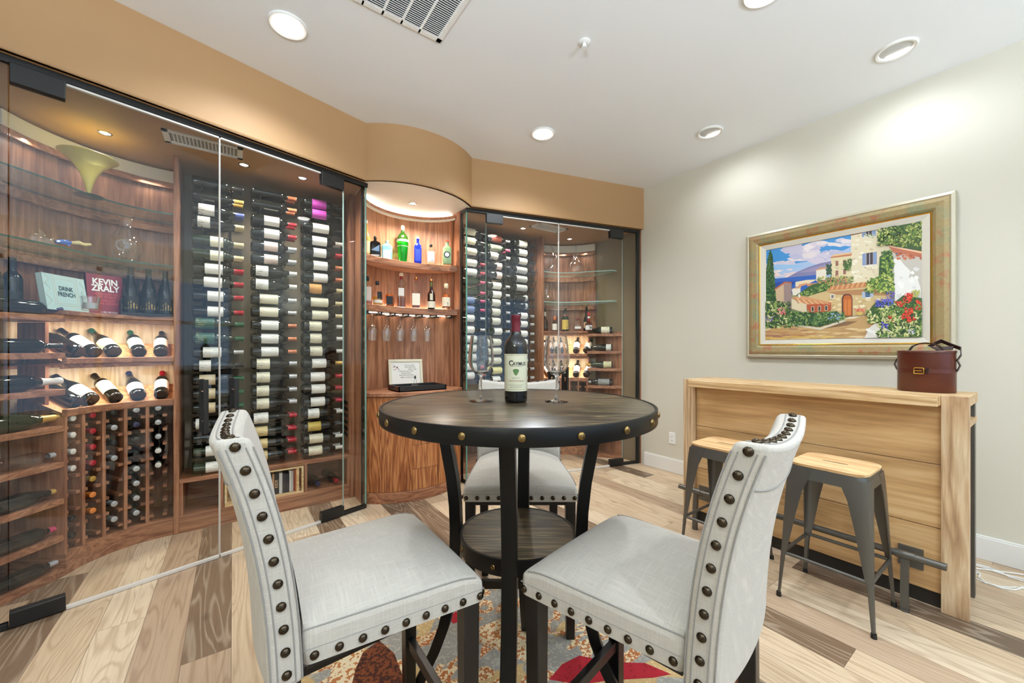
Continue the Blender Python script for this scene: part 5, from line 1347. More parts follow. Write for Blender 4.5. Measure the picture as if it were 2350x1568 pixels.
def leg(x, y, x2, y2, s0, s1, z1=ZB+.002, mid=None):
    m = MB(); secs = [(x2, y2, 0, s1)] + ([mid] if mid else []) + [(x, y, z1, s0)]
    vs = []
    for (a, b, z, s) in secs: vs += [(a-s,b-s,z),(a+s,b-s,z),(a+s,b+s,z),(a-s,b+s,z)]
    n = len(secs)
    m.add(vs, [(4*j+k, 4*j+(k+1) % 4, 4*j+4+(k+1) % 4, 4*j+4+k) for j in range(n-1) for k in range(4)]+[(3,2,1,0), tuple(4*(n-1)+k for k in range(4))])
    return m.build('leg', M_leg, chair, smooth=30, bevel=.0025)
for sy_ in (-1, 1):
    leg(FX-.03, sy_*(FWd-.03), FX-.03, sy_*(FWd-.03), .022, .018)
    leg(-.225, sy_*(BWd-.03), -.30, sy_*(BWd-.03), .022, .018, BH0+.002, (-.228, sy_*(BWd-.03), .30, .021))
def bar(a, b, hw, hh, name='stretcher'):
    return MB().tube([a, b], 1, 4, sq=(hw, hh)).build(name, M_leg, chair, smooth=0, bevel=.002)
bar((FX-.03, -FWd+.03, .236), (FX-.03, FWd-.03, .236), .011, .017, 'footrest')
for sy_ in (-1, 1): bar((FX-.03, sy_*(FWd-.03), .30), (-.232, sy_*(BWd-.03), .30), .010, .015)
bar((-.246, -BWd+.03, .25), (-.246, BWd-.03, .25), .010, .014)
MB().box((BXk+.01, -BWd+.02, ZB-.022), (FX-.02, BWd-.02, ZB-.0005)).build('seat_frame', M_leg, chair, smooth=0)
def place_chair(o, X, D, fx, fd):
    p = W(X, D); f = W(fx, fd); o.location = (p.x, p.y, 0); o.rotation_euler = (0, 0, math.atan2(f.y, f.x))
place_chair(chair, -.385, 1.085, .819, .574)
c2 = dup(chair, 'linen counter chair near the camera, its back turned to the bar stools'); place_chair(c2, .345, 1.07, -.727, .687)
c3 = dup(chair, 'linen counter chair on the far side of the pub table, facing the camera'); place_chair(c3, .036, 1.865, 0, -1)

# ------------------------------------------------------------------ metal stools
st = thing('bar_stool', 'grey metal stool with wooden seat, below the leather case', 'stool', (2.435, .637, 0), 0, 'metal stools at the bar')
SH = .69
def rsq(h, r, n=6):
    out = []
    for (cx_, cy_, a) in ((h-r,h-r,0),(-h+r,h-r,PI/2),(-h+r,-h+r,PI),(h-r,-h+r,1.5*PI)):
        out += [(cx_+r*cos(a+PI/2*i/n), cy_+r*sin(a+PI/2*i/n)) for i in range(n+1)]
    return out
M_seatw = wood('stool_seat_wood', (196,150,98),(224,184,134),(240,208,164), 'Y', .42, .9, .8)
# seat with its grip slot: ring between outer rounded square and slot
m = MB()
angs = sorted(set([i*PI/24 for i in range(48)] + [PI/2*q+dd_ for q in (1, 3) for dd_ in (-.06,-.1,-.17,-.03,.03,.06,.1,.17)]))
o_ = []
for a in angs:
    k = .153/((abs(cos(a))**7+abs(sin(a))**7)**(1/7)); o_.append((k*cos(a), k*sin(a)))
n = len(o_)
slot = []
for (x, y) in o_:
    a = math.atan2(y, x); cx_, sx_ = cos(a), sin(a); k = 1/((abs(cx_)/.009)**4+(abs(sx_)/.052)**4)**.25; slot.append((k*cx_, k*sx_))
vs = [(x,y,SH-.004) for x,y in o_]+[(x*.97,y*.97,SH) for x,y in o_]+[(x,y,SH-.001) for x,y in slot]+[(x,y,SH-.016) for x,y in slot]+[(x*.985,y*.985,SH-.016) for x,y in o_]
fs = []
for i in range(n):
    j = (i+1) % n
    fs += [(i,j,n+j,n+i),(n+i,n+j,2*n+j,2*n+i),(2*n+i,2*n+j,3*n+j,3*n+i),(4*n+j,4*n+i,3*n+i,3*n+j),(4*n+i,4*n+j,j,i)]
m.add(vs, fs); m.build('seat', M_seatw, st, smooth=40)
MB().prism([(.0085*cos(a)+0, .046*(1 if sin(a) > 0 else -1)+.0085*sin(a)) for a in [2*PI*i/24 for i in range(24)]], SH-.0155, SH-.0035).build('grip_slot_shade', plain('slot_shadow', (30,26,22), .8), st, smooth=0)  # dark insert standing in for the shade inside the slot
# pressed steel skirt
m = MB(); a1_ = rsq(.150, .042, 8); a2_ = rsq(.158, .04, 8); n = len(a1_)
vs = [(x,y,SH-.017) for x,y in a1_]+[(x,y,SH-.075) for x,y in a2_]+[(x*.98,y*.98,SH-.075) for x,y in a2_]+[(x*.98,y*.98,SH-.02) for x,y in a1_]
fs = []
for i in range(n):
    j = (i+1) % n; fs += [(i,n+i,n+j,j),(n+i,2*n+i,2*n+j,n+j),(2*n+i,3*n+i,3*n+j,2*n+j),(3*n+i,i,j,3*n+j)]
m.add(vs, [f[::-1] for f in fs]); m.build('skirt', M_gun, st, smooth=45)
for qx in (-1, 1):
    for qy in (-1, 1):
        m = MB()
        # folded sheet leg: an L section that narrows to a round foot
        secs = [(SH-.03, .154, .10), (SH-.075, .158, .094), (SH-.13, .162, .076), (SH-.25, .168, .056), (.27, .1755, .033), (.20, .178, .020), (.012, .1865, .0125)]
        vs = []
        for (z, h, w_) in secs:
            r = min(.02, w_*.6)
            c1 = [(h-w_, h), (h-r, h), (h-r*.3, h-r*.3), (h, h-r), (h, h-w_)]
            c2_ = [(h-.004, h-w_), (h-.006, h-r*1.1), (h-r*.45-.004, h-r*.45-.004), (h-r*1.1, h-.006), (h-w_, h-.004)]
            if z < .25: c2_ = [(h-w_*.4, h-w_), (h-w_*.8, h-w_*.9), (h-w_*.9, h-w_*.9), (h-w_*.9, h-w_*.8), (h-w_, h-w_*.4)]
            vs += [(qx*x, qy*y, z) for x, y in c1+c2_]
        ns = len(secs)
        fs = [(10*j+k, 10*j+(k+1) % 10, 10*j+10+(k+1) % 10, 10*j+10+k) for j in range(ns-1) for k in range(10)]
        fs += [tuple(range(10)), tuple(10*(ns-1)+k for k in range(9, -1, -1))]
        m.add(vs, fs); lg = m.build('leg', M_gun, st, smooth=40, weld=True)
        fm = MB().cyl((qx*.1805, qy*.1805, 0), (qx*.1805, qy*.1805, .022), .0115, .010, 14); fm.build('foot_cap', M_blackp, lg)
for (z, h) in ((.225, .168),):
    for k in range(4):
        a = PI/2*k; p0 = (cos(a)*h-sin(a)*h, sin(a)*h+cos(a)*h, z); p1 = (cos(a)*h+sin(a)*h, sin(a)*h-cos(a)*h, z)
        MB().cyl(p0, p1, .0085, n=12).build('rung', M_gun, st)
m = MB(); m.tube([(-.145,-.145,SH-.07),(.145,.145,SH-.07)], .005, 8); m.tube([(-.145,.145,SH-.078),(.145,-.145,SH-.078)], .005, 8); m.build('cross_brace', M_gun, st)
s2 = dup(st, 'grey metal stool with wooden seat, at the bar end by the wall outlet'); s2.location = (2.435, 1.165, 0); s2.scale = (1, 1, .985)

# ------------------------------------------------------------------ bar
b = thing('home_bar', 'natural wood bar with plank front and black foot rail along the white wall', 'bar', (0,0,0))
bx0, bx1, by0, by1, bz = 2.735, 3.085, .228, 1.617, 1.032
for (y0, y1) in ((by0, by0+.088), (by1-.088, by1)):
    MB().box((bx0, y0, 0), (bx0+.05, y1, bz)).build('front_post', M_aca_z, b, smooth=0, bevel=.002)
for (y0, y1) in ((by0+.006, by0+.024), (by1-.024, by1-.006)):
    MB().box((bx0+.051, y0, .0), (bx0+.11, y1, bz-.05)).build('end_frame', M_gun, b, smooth=0, bevel=.001)
    MB().box((bx1-.06, y0, 0), (bx1-.01, y1, bz-.05)).build('end_frame', M_gun, b, smooth=0, bevel=.001)
MB().box((2.642, by0+.0885, bz-.048), (bx0-.0005, by1-.0885, bz)).build('top_lip', M_aca_x, b, smooth=0, bevel=.003)
MB().box((bx0+.0505, by0, bz-.048), (bx1, by1, bz)).build('bar_top', M_aca_x, b, smooth=0, bevel=.003)
MB().box((bx0, by0+.0885, bz-.048), (bx0+.05, by1-.0885, bz)).build('bar_top', M_aca_x, b, smooth=0, bevel=.001)
for z0, z1 in ((.077,.387),(.390,.694),(.697,.984)):
    MB().box((bx0+.022, by0+.0885, z0), (bx0+.045, by1-.0885, z1)).build('front_board', M_panel, b, smooth=0, bevel=.0025)
MB().box((bx0+.04, by0+.0885, 0), (bx0+.06, by1-.0885, .0765)).build('kick_board', plain('kick_dark', (40,34,28), .6), b, smooth=0)
for z in (.86, .45, .12): MB().box((bx0+.0505, by0+.026, z), (bx1-.07, by1-.026, z+.025)).build('inner_shelf', M_aca_x, b, smooth=0)
MB().box((bx0+.06, by0+.002, .885), (bx1-.012, by0+.02, .912)).build('end_rail', M_aca_x, b, smooth=0)
rx_, rz_ = 2.628, .262
fr2 = MB().cyl((rx_, .285, rz_), (rx_, 1.585, rz_), .0165, n=20).build('foot_rail', M_gun, b)
for y in (.42, 1.46):
    m = MB(); m.cyl((rx_, y-.035, rz_), (rx_, y+.035, rz_), .0195, n=20)
    m.tube([(rx_+.002, y, rz_-.01),(rx_-.004, y, .19),(rx_-.012, y, .10),(rx_-.014, y, .0)], 1, 4, sq=(.014,.011)); m.cyl((rx_-.014, y, 0), (rx_-.014, y, .012), .019, n=16)
    m.tube([(rx_, y, rz_-.01),(rx_+.06, y, .225),(bx0+.03, y, .215)], .013, 10); m.box((bx0+.012, y-.045, .165), (bx0+.0215, y+.045, .265))
    m.build('rail_bracket', M_gun, fr2, smooth=35)

# ---- leather case
t = thing('leather_case', 'brown leather wine carrier with brass buckle standing on the bar', 'case', (2.935, .392, bz+.0008)); t.rotation_euler.z = math.radians(98-16+180)
cw, cdp, chh = .108, .085, .212
def ell(z, k=1.0, n=48): return [(cw*k*cos(2*PI*i/n), cdp*k*sin(2*PI*i/n), z) for i in range(n)]
lea = NT('cognac_leather'); v = lea.coord('Object'); nn = lea.noise(v, 260, 3).outputs['Fac']; n2 = lea.noise(v, 7, 2).outputs['Fac']
M_lea = lea.bsdf(lea.mix(n2, lin(70,30,20), lin(98,42,25)), .3, bump=nn, bstr=.08, bdist=.001)
M_lead = plain('dark_leather', (46,24,18), .35)
def rings(secs, mat, nm, par, cap=True):
    m = MB(); n = 48; vs = [p_ for (z, k) in secs for p_ in ell(z, k)]
    fs = [(j*n+i, j*n+(i+1) % n, (j+1)*n+(i+1) % n, (j+1)*n+i) for j in range(len(secs)-1) for i in range(n)]
    if cap: fs += [tuple(range(n))[::-1], tuple(range((len(secs)-1)*n, len(secs)*n))]
    m.add(vs, fs); return m.build(nm, mat, par, smooth=45)
rings([(0,.97),(.004,1),(chh-.012,1)], M_lea, 'body', t)
rings([(chh-.0118,1.015),(chh-.003,1.015),(chh,.99)], M_lea, 'lid', t)
rings([(.098,1.004),(.0985,1.012),(.1195,1.012),(.12,1.004)], M_lea, 'belt_strap', t, False)
m = MB(); y = -cdp-.006
m.tube([(-.015,y,.094),(.015,y,.094),(.018,y,.097),(.018,y,.121),(.015,y,.124),(-.015,y,.124),(-.018,y,.121),(-.018,y,.097)], .0024, 8, closed=True); m.cyl((-.018,y-.001,.109), (.012,y-.003,.109), .0018, n=8); m.build('buckle', M_gold, t)
MB().box((.024,y+.001,.095), (.034,y+.006,.123)).build('keeper', M_lead, t, smooth=0, bevel=.001)
m = MB(); hp = [(-.062,0,chh+.002),(-.05,0,chh+.022),(-.025,0,chh+.036),(.0,0,chh+.040),(.025,0,chh+.036),(.05,0,chh+.022),(.062,0,chh+.002)]
m.tube(hp, 1, 4, sq=(.010,.0025)); m.build('handle', M_lead, t, smooth=30)
m = MB(); m.tube([(.110,0,.16),(.124,.0,.19),(.118,.02,.222),(.085,.05,.236),(.04,.06,.262),(-.0,.055,.235),(.03,.04,.222),(.09,.03,.225)], 1, 4, sq=(.010,.002)); m.build('shoulder_strap', M_lead, t, smooth=30)
for sg in (-1, 1): MB().tube([(sg*.110,0,.168),(sg*.121,0,.138),(sg*.1105,0,.108)], 1, 4, sq=(.008,.002)).build('side_loop', M_lead, t, smooth=30)

# ------------------------------------------------------------------ framed painting
PXF = XR-.045
c_tl, c_tr, c_bl, c_br = at_x(1708, 541, PXF), at_x(2198, 436, PXF), at_x(1713, 820, PXF), at_x(2191, 828, PXF)
py1, py0 = (c_tl.y+c_bl.y)/2, (c_tr.y+c_br.y)/2; pz1, pz0 = (c_tl.z+c_tr.z)/2, (c_bl.z+c_br.z)/2
pt = thing('framed_painting', 'large framed oil painting of a seaside village lane on the white wall above the bar', 'painting', (XR, (py0+py1)/2, pz0))
hw = (py1-py0)/2; hh_ = pz1-pz0
def fr_ring(secs, mat, nm):            # secs: (inset, standoff from wall)
    m = MB(); vs = []
    for (ins, d) in secs:
        vs += [(-d,-hw+ins,ins),(-d,hw-ins,ins),(-d,hw-ins,hh_-ins),(-d,-hw+ins,hh_-ins)]
    fs = [(4*j+k, 4*j+(k+1) % 4, 4*j+4+(k+1) % 4, 4*j+4+k) for j in range(len(secs)-1) for k in range(4)]
    m.add(vs, [f for f in fs]); m.add(vs[:4], []); return m.build(nm, mat, pt, smooth=0, weld=True)
pat = NT('patina_gold'); v = pat.coord('Object', (1,1,1)); a_ = pat.noise(v, 9, 3, .6).outputs['Fac']; b_ = pat.noise(pat.coord('Object', (1,1,1), (5,3,1)), 14, 3, .6).outputs['Fac']; c_ = pat.noise(pat.coord('Object', (8,8,8), (2,7,1)), 9, 3).outputs['Fac']
pc = pat.mix(pat.ramp(a_, [(.5,(0,0,0,1)),(.66,(1,1,1,1))]), lin(150,128,84), lin(120,130,96)); pc = pat.mix(pat.ramp(b_, [(.55,(0,0,0,1)),(.68,(1,1,1,1))]), pc, lin(158,84,54)); pc = pat.mix(pat.math('MULTIPLY', c_, .4), pc, lin(206,190,150))
M_pat = pat.bsdf(pc, .4, .25)
M_champ = plain('champagne_frame', (198,190,168), .35, .3)
fr_ring([(0,0),(0,.03),(.004,.040),(.020,.045),(.026,.040)], M_champ, 'outer_moulding')
fr_ring([(.026,.040),(.03,.043),(.050,.047),(.085,.042),(.098,.034),(.102,.030)], M_pat, 'frame_face')
fr_ring([(.102,.030),(.106,.034),(.112,.030)], M_gold, 'inner_gold')
fr_ring([(.112,.030),(.116,.030),(.150,.022),(.152,.016)], plain('linen_liner', (214,208,194), .8), 'liner')
cvx = XR-.017
def cpt(px, py):                        # photo point on the canvas plane -> local
    q = at_x(px, py, cvx); return (q.y-pt.location.y, q.z-pt.location.z)
def zp(zx, zy): return cpt(1730+zx/5.226, 500+zy/5.226)
PM = []; pidx = {}
def pcol(rgb):
    if rgb not in pidx:
        pidx[rgb] = len(PM); PM.append(plain('oil_%d_%d_%d' % rgb, rgb, .5))
    return pidx[rgb]
cvm = MB(); lay_n = [0]
ylo, yhi, zlo, zhi = -hw+.148, hw-.148, .148, hh_-.148
def clampyz(q): return (max(ylo, min(yhi, q[0])), max(zlo, min(zhi, q[1])))
def poly(pts, rgb, raw=False):
    lay_n[0] += 1; d = -.017-.0000045*lay_n[0]
    q = [clampyz(p_ if raw else zp(*p_)) for p_ in pts]
    cvm.add([(d, y_, z_) for y_, z_ in q], [list(range(len(q)))], pcol(rgb))
rnd = random.Random(3)
def leaves(x0, y0, x1, y1, n, cols, s=14, shape=None):
    for _ in range(n):
        x, y_ = rnd.uniform(x0, x1), rnd.uniform(y0, y1)
        if shape and not shape(x, y_): continue
        a = rnd.uniform(0, PI); l = s*rnd.uniform(.6, 1.5); w_ = l*.4
        pts = [(x+l*cos(a), y_+l*sin(a)), (x+w_*cos(a+PI/2), y_+w_*sin(a+PI/2)), (x-l*cos(a), y_-l*sin(a)), (x+w_*cos(a-PI/2), y_+w_*sin(a-PI/2))]
        poly(pts, cols[rnd.randrange(len(cols))])
def blobs(x0, y0, x1, y1, n, cols, rx0, ry0):
    for _ in range(n):
        x, y_ = rnd.uniform(x0, x1), rnd.uniform(y0, y1); k = rnd.uniform(.5, 1.3)
        poly([(x+rx0*k*cos(2*PI*i/12)*(1+.2*sin(3*i+x)), y_+ry0*k*sin(2*PI*i/12)*(1+.2*cos(2*i+y_))) for i in range(12)], cols[rnd.randrange(len(cols))])
# the canvas itself and the sky
poly([(ylo, zlo), (yhi, zlo), (yhi, zhi), (ylo, zhi)], (150,150,110), True)
poly([(80,300),(1300,80),(2100,-60),(2100,340),(1180,600),(80,760)], (70,144,206))
poly([(80,620),(900,480),(1200,330),(1200,700),(80,760)], (166,190,224))
for args in ((380,300,800,420,26,[(214,206,218),(196,190,212),(232,222,224)],70,36),(480,420,1120,520,30,[(206,198,216),(224,214,218),(184,184,212)],90,30),(110,540,480,640,22,[(222,208,214),(236,220,214),(204,196,214)],70,24),(130,650,620,720,18,[(236,212,206),(222,200,206)],90,14),(760,260,1150,340,12,[(206,204,220),(226,218,222)],60,20)): blobs(*args)
poly([(100,600),(250,560),(420,560),(600,570),(540,600),(300,625),(120,640)], (150,190,228)); poly([(120,420),(300,380),(440,470),(330,520),(120,540)], (64,142,206))
poly([(95,750),(400,715),(760,660),(760,840),(95,1000)], (48,96,178)); poly([(95,800),(300,770),(500,760),(480,800),(200,870),(95,900)], (34,74,160)); poly([(395,718),(520,650),(660,590),(800,545),(930,520),(930,660),(700,690)], (128,126,166)); poly([(520,660),(700,600),(920,540),(930,600),(700,650)], (150,142,176))
# tall house
poly([(1165,170),(1560,60),(1700,330),(1690,800),(1165,800)], (226,214,184)); blobs(1190,220,1480,760,46,[(236,228,204),(214,200,168),(202,186,152),(240,234,216)],22,14)
poly([(1145,170),(1700,20),(1700,60),(1160,215)], (150,86,70))
for (x, y_, w_, h_) in ((1345,130,70,95),(1350,425,78,140)):
    poly([(x,y_),(x+w_,y_-12),(x+w_,y_+h_-8),(x,y_+h_)], (70,60,66)); poly([(x+w_*.45,y_),(x+w_*.55,y_),(x+w_*.55,y_+h_),(x+w_*.45,y_+h_)], (196,196,206))
    poly([(x-48,y_+8),(x-4,y_),(x-4,y_+h_+4),(x-48,y_+h_+8)], (134,152,190)); poly([(x+w_+2,y_-12),(x+w_+48,y_-20),(x+w_+48,y_+h_-10),(x+w_+2,y_+h_-6)], (134,152,190))
    poly([(x-48,y_+h_+8),(x+w_+48,y_+h_-6),(x+w_+48,y_+h_+6),(x-48,y_+h_+20)], (226,222,214))
leaves(1320,200,1450,240,40,[(96,130,70),(196,204,150),(232,224,214)],12)
# middle houses
poly([(925,480),(1170,440),(1170,740),(930,740)], (222,208,168)); blobs(940,500,1160,720,20,[(234,222,188),(206,190,150)],16,10); poly([(915,485),(960,440),(1180,415),(1170,455)], (190,120,84)); poly([(920,470),(960,440),(1180,412),(1170,432)], (222,186,144))
for (x, y_) in ((980,520),(1070,508),(980,635),(1072,620)): poly([(x,y_),(x+34,y_-4),(x+34,y_+56),(x,y_+60)], (150,104,92))
poly([(748,630),(870,600),(870,740),(748,760)], (230,222,206)); poly([(740,632),(790,600),(875,590),(870,610)], (206,150,110)); poly([(500,770),(640,745),(760,740),(640,800),(500,830)], (226,212,180)); poly([(455,860),(560,820),(560,930),(470,930)], (226,220,204)); poly([(450,855),(520,830),(570,825),(560,845)], (212,160,116)); poly([(540,800),(640,780),(640,800),(540,830)], (214,150,104)); poly([(640,790),(780,780),(780,820),(640,820)], (206,140,100))
poly([(520,920),(700,800),(960,740),(960,830),(860,890),(650,940)], (58,92,48))
leaves(870,560,930,680,60,[(40,72,44),(58,92,58)],16); leaves(520,780,960,930,240,[(70,104,50),(110,140,66),(52,84,46),(150,168,92)],20,lambda x, y_: y_ > 920-(x-520)*.36); leaves(760,700,1190,790,150,[(120,150,72),(196,190,110),(84,118,56),(206,120,100)],15); leaves(1080,500,1170,640,70,[(92,126,62),(64,98,52)],16)
# tower at the left, cypress
poly([(248,850),(370,770),(455,780),(455,1110),(280,1090)], (198,172,140)); poly([(360,790),(455,785),(455,1110),(365,1100)], (150,128,124)); poly([(246,852),(370,765),(468,772),(455,786),(375,785),(256,866)], (166,92,68))
poly([(200,375),(228,470),(240,640),(252,860),(275,1000),(140,1000),(140,800),(150,620),(175,470)], (44,82,46)); leaves(142,420,262,1010,260,[(36,70,40),(66,108,56),(30,56,36),(92,128,66)],17,lambda x, y_: abs(x-200) < 12+(y_-380)*.10)
poly([(105,960),(150,950),(140,1000),(105,1000)], (220,110,60))
# long low house with arched door
poly([(660,940),(930,860),(1390,830),(1640,900),(1640,1120),(1200,1180),(900,1140),(660,1040)], (206,180,130)); poly([(880,890),(1390,850),(1640,900),(1600,935),(1000,925)], (176,130,88)); blobs(900,960,1040,1120,14,[(224,204,160),(190,160,112)],24,14); blobs(1190,960,1560,1110,24,[(224,206,164),(194,166,120),(236,222,190)],26,14)
poly([(650,940),(860,890),(940,820),(1340,770),(1390,830),(900,880)], (200,140,92))
for i in range(16): x = 900+i*30; poly([(x,868-i*3),(x+10,868-i*3),(x+38,800-i*2.2),(x+28,800-i*2.2)], (224,176,126) if i % 2 else (176,110,74))
poly([(1056,1180),(1056,960),(1075,925),(1110,912),(1150,915),(1176,935),(1186,970),(1186,1180)], (96,60,52)); poly([(1074,1180),(1074,965),(1090,938),(1118,928),(1150,932),(1168,950),(1176,975),(1176,1176)], (186,98,46)); poly([(1085,1165),(1085,985),(1118,980),(1118,1168)], (206,122,62)); poly([(1130,1168),(1130,980),(1165,985),(1165,1165)], (206,122,62))
poly([(920,920),(968,915),(968,970),(920,975)], (226,222,210)); poly([(930,928),(960,925),(960,962),(930,965)], (120,110,110)); poly([(1340,885),(1395,880),(1395,950),(1340,955)], (70,104,140)); poly([(1300,890),(1336,885),(1336,960),(1300,965)], (170,186,206)); poly([(1398,880),(1436,885),(1436,950),(1398,950)], (170,186,206)); poly([(1340,955),(1405,950),(1405,966),(1340,972)], (232,230,226))
# small red house
poly([(455,970),(635,1030),(640,1150),(455,1090)], (216,202,170)); poly([(635,1035),(930,1015),(930,1130),(650,1170)], (176,86,56)); poly([(452,960),(560,935),(960,1018),(640,1042)], (208,152,106))
for i in range(12): x = 480+i*34; poly([(x,958+i*6),(x+12,958+i*6),(x+70,1026+i*1),(x+58,1030+i*1)], (228,180,130) if i % 2 else (180,120,82))
for x in (690,770,852): poly([(x,1068-(x-690)*.07),(x+36,1062-(x-690)*.07),(x+36,1122-(x-690)*.07),(x,1130-(x-690)*.07)], (214,200,170)); poly([(x+6,1072-(x-690)*.07),(x+30,1068-(x-690)*.07),(x+30,1118-(x-690)*.07),(x+6,1122-(x-690)*.07)], (50,60,60))
poly([(530,925),(556,910),(562,955),(540,962)], (228,224,214))
# right white wall
poly([(1640,440),(2090,430),(2090,1030),(1700,1000)], (196,190,180)); poly([(1680,500),(1730,470),(1800,560),(1880,640),(1860,720),(1960,720),(2000,840),(2010,1010),(1690,1000)], (236,234,230)); blobs(1710,600,1960,960,16,[(244,242,238),(222,220,218)],30,20); poly([(1610,330),(1680,420),(2090,470),(2090,400),(1640,335)], (186,110,84)); poly([(1610,330),(2090,395),(2090,420),(1640,352)], (228,186,150)); blobs(1700,430,2080,500,20,[(170,90,66),(200,120,86)],24,14)
poly([(1480,290),(1540,150),(1640,90),(1860,40),(2090,-20),(2090,390),(1640,330)], (62,88,46))
poly([(1510,470),(1640,380),(1680,900),(1560,890),(1340,790),(1500,700)], (58,92,50))
leaves(1480,30,2090,340,520,[(70,98,48),(110,138,62),(150,160,80),(54,78,44),(186,190,110)],24,lambda x, y_: y_ > 330-(x-1480)*.62 and y_ < 300+(x-1480)*.16 and x > 1480); leaves(1500,400,1680,900,330,[(64,102,54),(110,146,66),(44,76,48),(160,178,84)],22,lambda x, y_: abs(x-1600) < 60+(y_-400)*.10); leaves(1340,690,1680,900,220,[(110,146,66),(166,184,84),(70,104,56),(204,204,120)],20,lambda x, y_: y_ > 760-(x-1340)*.3)
# lane, kerbs, hedges, flowers
poly([(105,1330),(430,1270),(800,1310),(1100,1200),(1320,1170),(1480,1240),(1340,1480),(105,1490)], (190,154,104)); blobs(500,1330,1330,1460,40,[(212,182,130),(176,136,92),(222,196,150)],80,10); blobs(130,1330,700,1430,26,[(160,112,92),(176,126,86),(190,150,96)],90,10); blobs(120,1420,900,1475,16,[(204,166,84),(216,184,110)],90,8); poly([(900,1250),(1250,1240),(1130,1290),(850,1330)], (132,100,72)); poly([(1080,1220),(1150,1190),(1330,1170),(1210,1210)], (226,210,180))
poly([(110,1340),(250,1300),(250,1320),(110,1362)], (206,192,150)); poly([(430,1270),(800,1320),(1100,1215),(1110,1240),(800,1345),(440,1290)], (216,208,186))
poly([(105,1040),(260,1010),(440,1110),(640,1150),(1000,1120),(1090,1200),(800,1310),(430,1262),(105,1322)], (50,82,50))
leaves(105,1010,440,1320,420,[(52,84,48),(84,120,60),(140,160,86),(40,66,44),(206,206,150)],22); leaves(420,1110,1090,1300,520,[(46,80,46),(84,122,62),(140,164,96),(60,96,70)],20,lambda x, y_: y_ > 1130 and y_ < 1300-max(0,(x-800))*.25); leaves(290,1080,380,1160,30,[(206,90,100),(226,140,150)],12); leaves(120,1180,240,1240,20,[(150,120,190),(190,160,210)],11); leaves(900,1150,1060,1220,26,[(120,160,206),(170,196,226)],11)
poly([(1330,1480),(1390,1320),(1470,1260),(1720,1400),(1720,1480)], (222,218,210)); blobs(1380,1340,1640,1460,18,[(240,238,232),(200,194,190)],26,14)
poly([(1350,1150),(1480,1000),(1700,1010),(1800,930),(2100,960),(2100,1470),(1720,1470),(1720,1400),(1470,1260),(1400,1240)], (62,92,50))
leaves(1360,1060,2090,1470,760,[(64,98,50),(110,142,66),(196,200,130),(44,72,44),(222,216,160),(84,122,58)],24,lambda x, y_: y_ > 1240-(x-1360)*.3 and y_ > 1000+(1700-x)*.1 and (x > 1480 or y_ < 1260)); leaves(1460,980,1700,1060,70,[(64,70,170),(96,96,196),(130,130,210)],15); leaves(1600,890,1690,960,30,[(120,104,180),(90,84,170)],14)
for (x, y_) in ((1870,940),(1840,990),(1760,1040),(2010,1020),(2040,1080),(1870,1110),(1830,1180),(1660,1210),(1890,1220),(2000,1070)): leaves(x-50,y_-30,x+50,y_+30,22,[(214,64,44),(236,90,66),(190,40,36)],17)
leaves(1540,1250,1620,1320,24,[(60,64,176),(90,90,200)],15); leaves(1900,880,1990,960,26,[(190,186,110),(150,160,80)],24); leaves(1220,1090,1330,1130,26,[(206,84,74),(226,120,100)],13); poly([(1236,1130),(1320,1128),(1308,1166),(1280,1174),(1250,1166)], (206,176,96)); leaves(1850,1340,1930,1390,14,[(220,220,226),(190,196,216)],14)
leaves(1490,100,1760,330,150,[(84,112,56),(110,138,62),(54,78,44),(186,190,110)],24); leaves(1370,990,1760,1260,260,[(84,122,58),(110,142,66),(196,200,130),(222,216,160)],22,lambda x, y_: y_ > 1120-(x-1370)*.3); leaves(1470,985,1690,1070,60,[(64,70,170),(96,96,196),(130,130,210)],15)
leaves(1640,930,2090,1150,120,[(84,122,58),(110,142,66),(60,92,52)],22,lambda x, y_: y_ > 1010)
for (x, y_) in ((1870,940),(1760,1040),(2010,1020),(1870,1110),(1830,1180)): leaves(x-50,y_-30,x+50,y_+30,16,[(214,64,44),(236,90,66),(190,40,36)],17)
cvm.build('canvas', PM, pt, smooth=0)
MB().box((-.0165,-hw+.13,.13), (-.002,hw-.13,hh_-.13)).build('backing_board', plain('backing', (110,90,66), .7), pt, smooth=0)

# ------------------------------------------------------------------ rug and cable
rg = NT('rug'); c = rg.coord('Object')
wv = rg.noise(c, 2.6, 2, .5, 1.2).outputs['Fac']; n1 = rg.noise(rg.coord('Object', (1.6,3.2,1), (4,2,0)), 1.5, 2, .5, 1.6).outputs['Fac']; n2 = rg.noise(rg.coord('Object', (1,1,1), (9,5,0)), 90, 2).outputs['Fac']; n3 = rg.noise(rg.coord('Object', (3.2,1.4,1), (1,8,0)), 1.6, 2, .5, 1.2).outputs['Fac']
sp_ = rg.math('GREATER_THAN', n2, .5)
tan_ = rg.mix(rg.math('GREATER_THAN', n2, .6), lin(196,164,112), lin(214,190,146)); gry = rg.mix(rg.math('GREATER_THAN', n2, .56), lin(150,146,138), lin(172,166,154)); rust = rg.mix(sp_, lin(226,206,166), lin(176,104,56))
m1 = rg.ramp(wv, [(.49,(0,0,0,1)),(.51,(1,1,1,1))]); col = rg.mix(m1, gry, tan_)
m2 = rg.ramp(n1, [(.50,(0,0,0,1)),(.52,(1,1,1,1)),(.60,(1,1,1,1)),(.62,(0,0,0,1))]); col = rg.mix(m2, col, rust)
rg.bsdf(col, .95, bump=rg.noise(c, 220, 2).outputs['Fac'], bstr=.5, bdist=.004)
rgo = MB()
rp_ = [W(-.86,.62), W(.80,.62), W(.80,2.02), W(-.86,2.02)]
rgo.prism([(q.x, q.y) for q in rp_], .0005, .007)
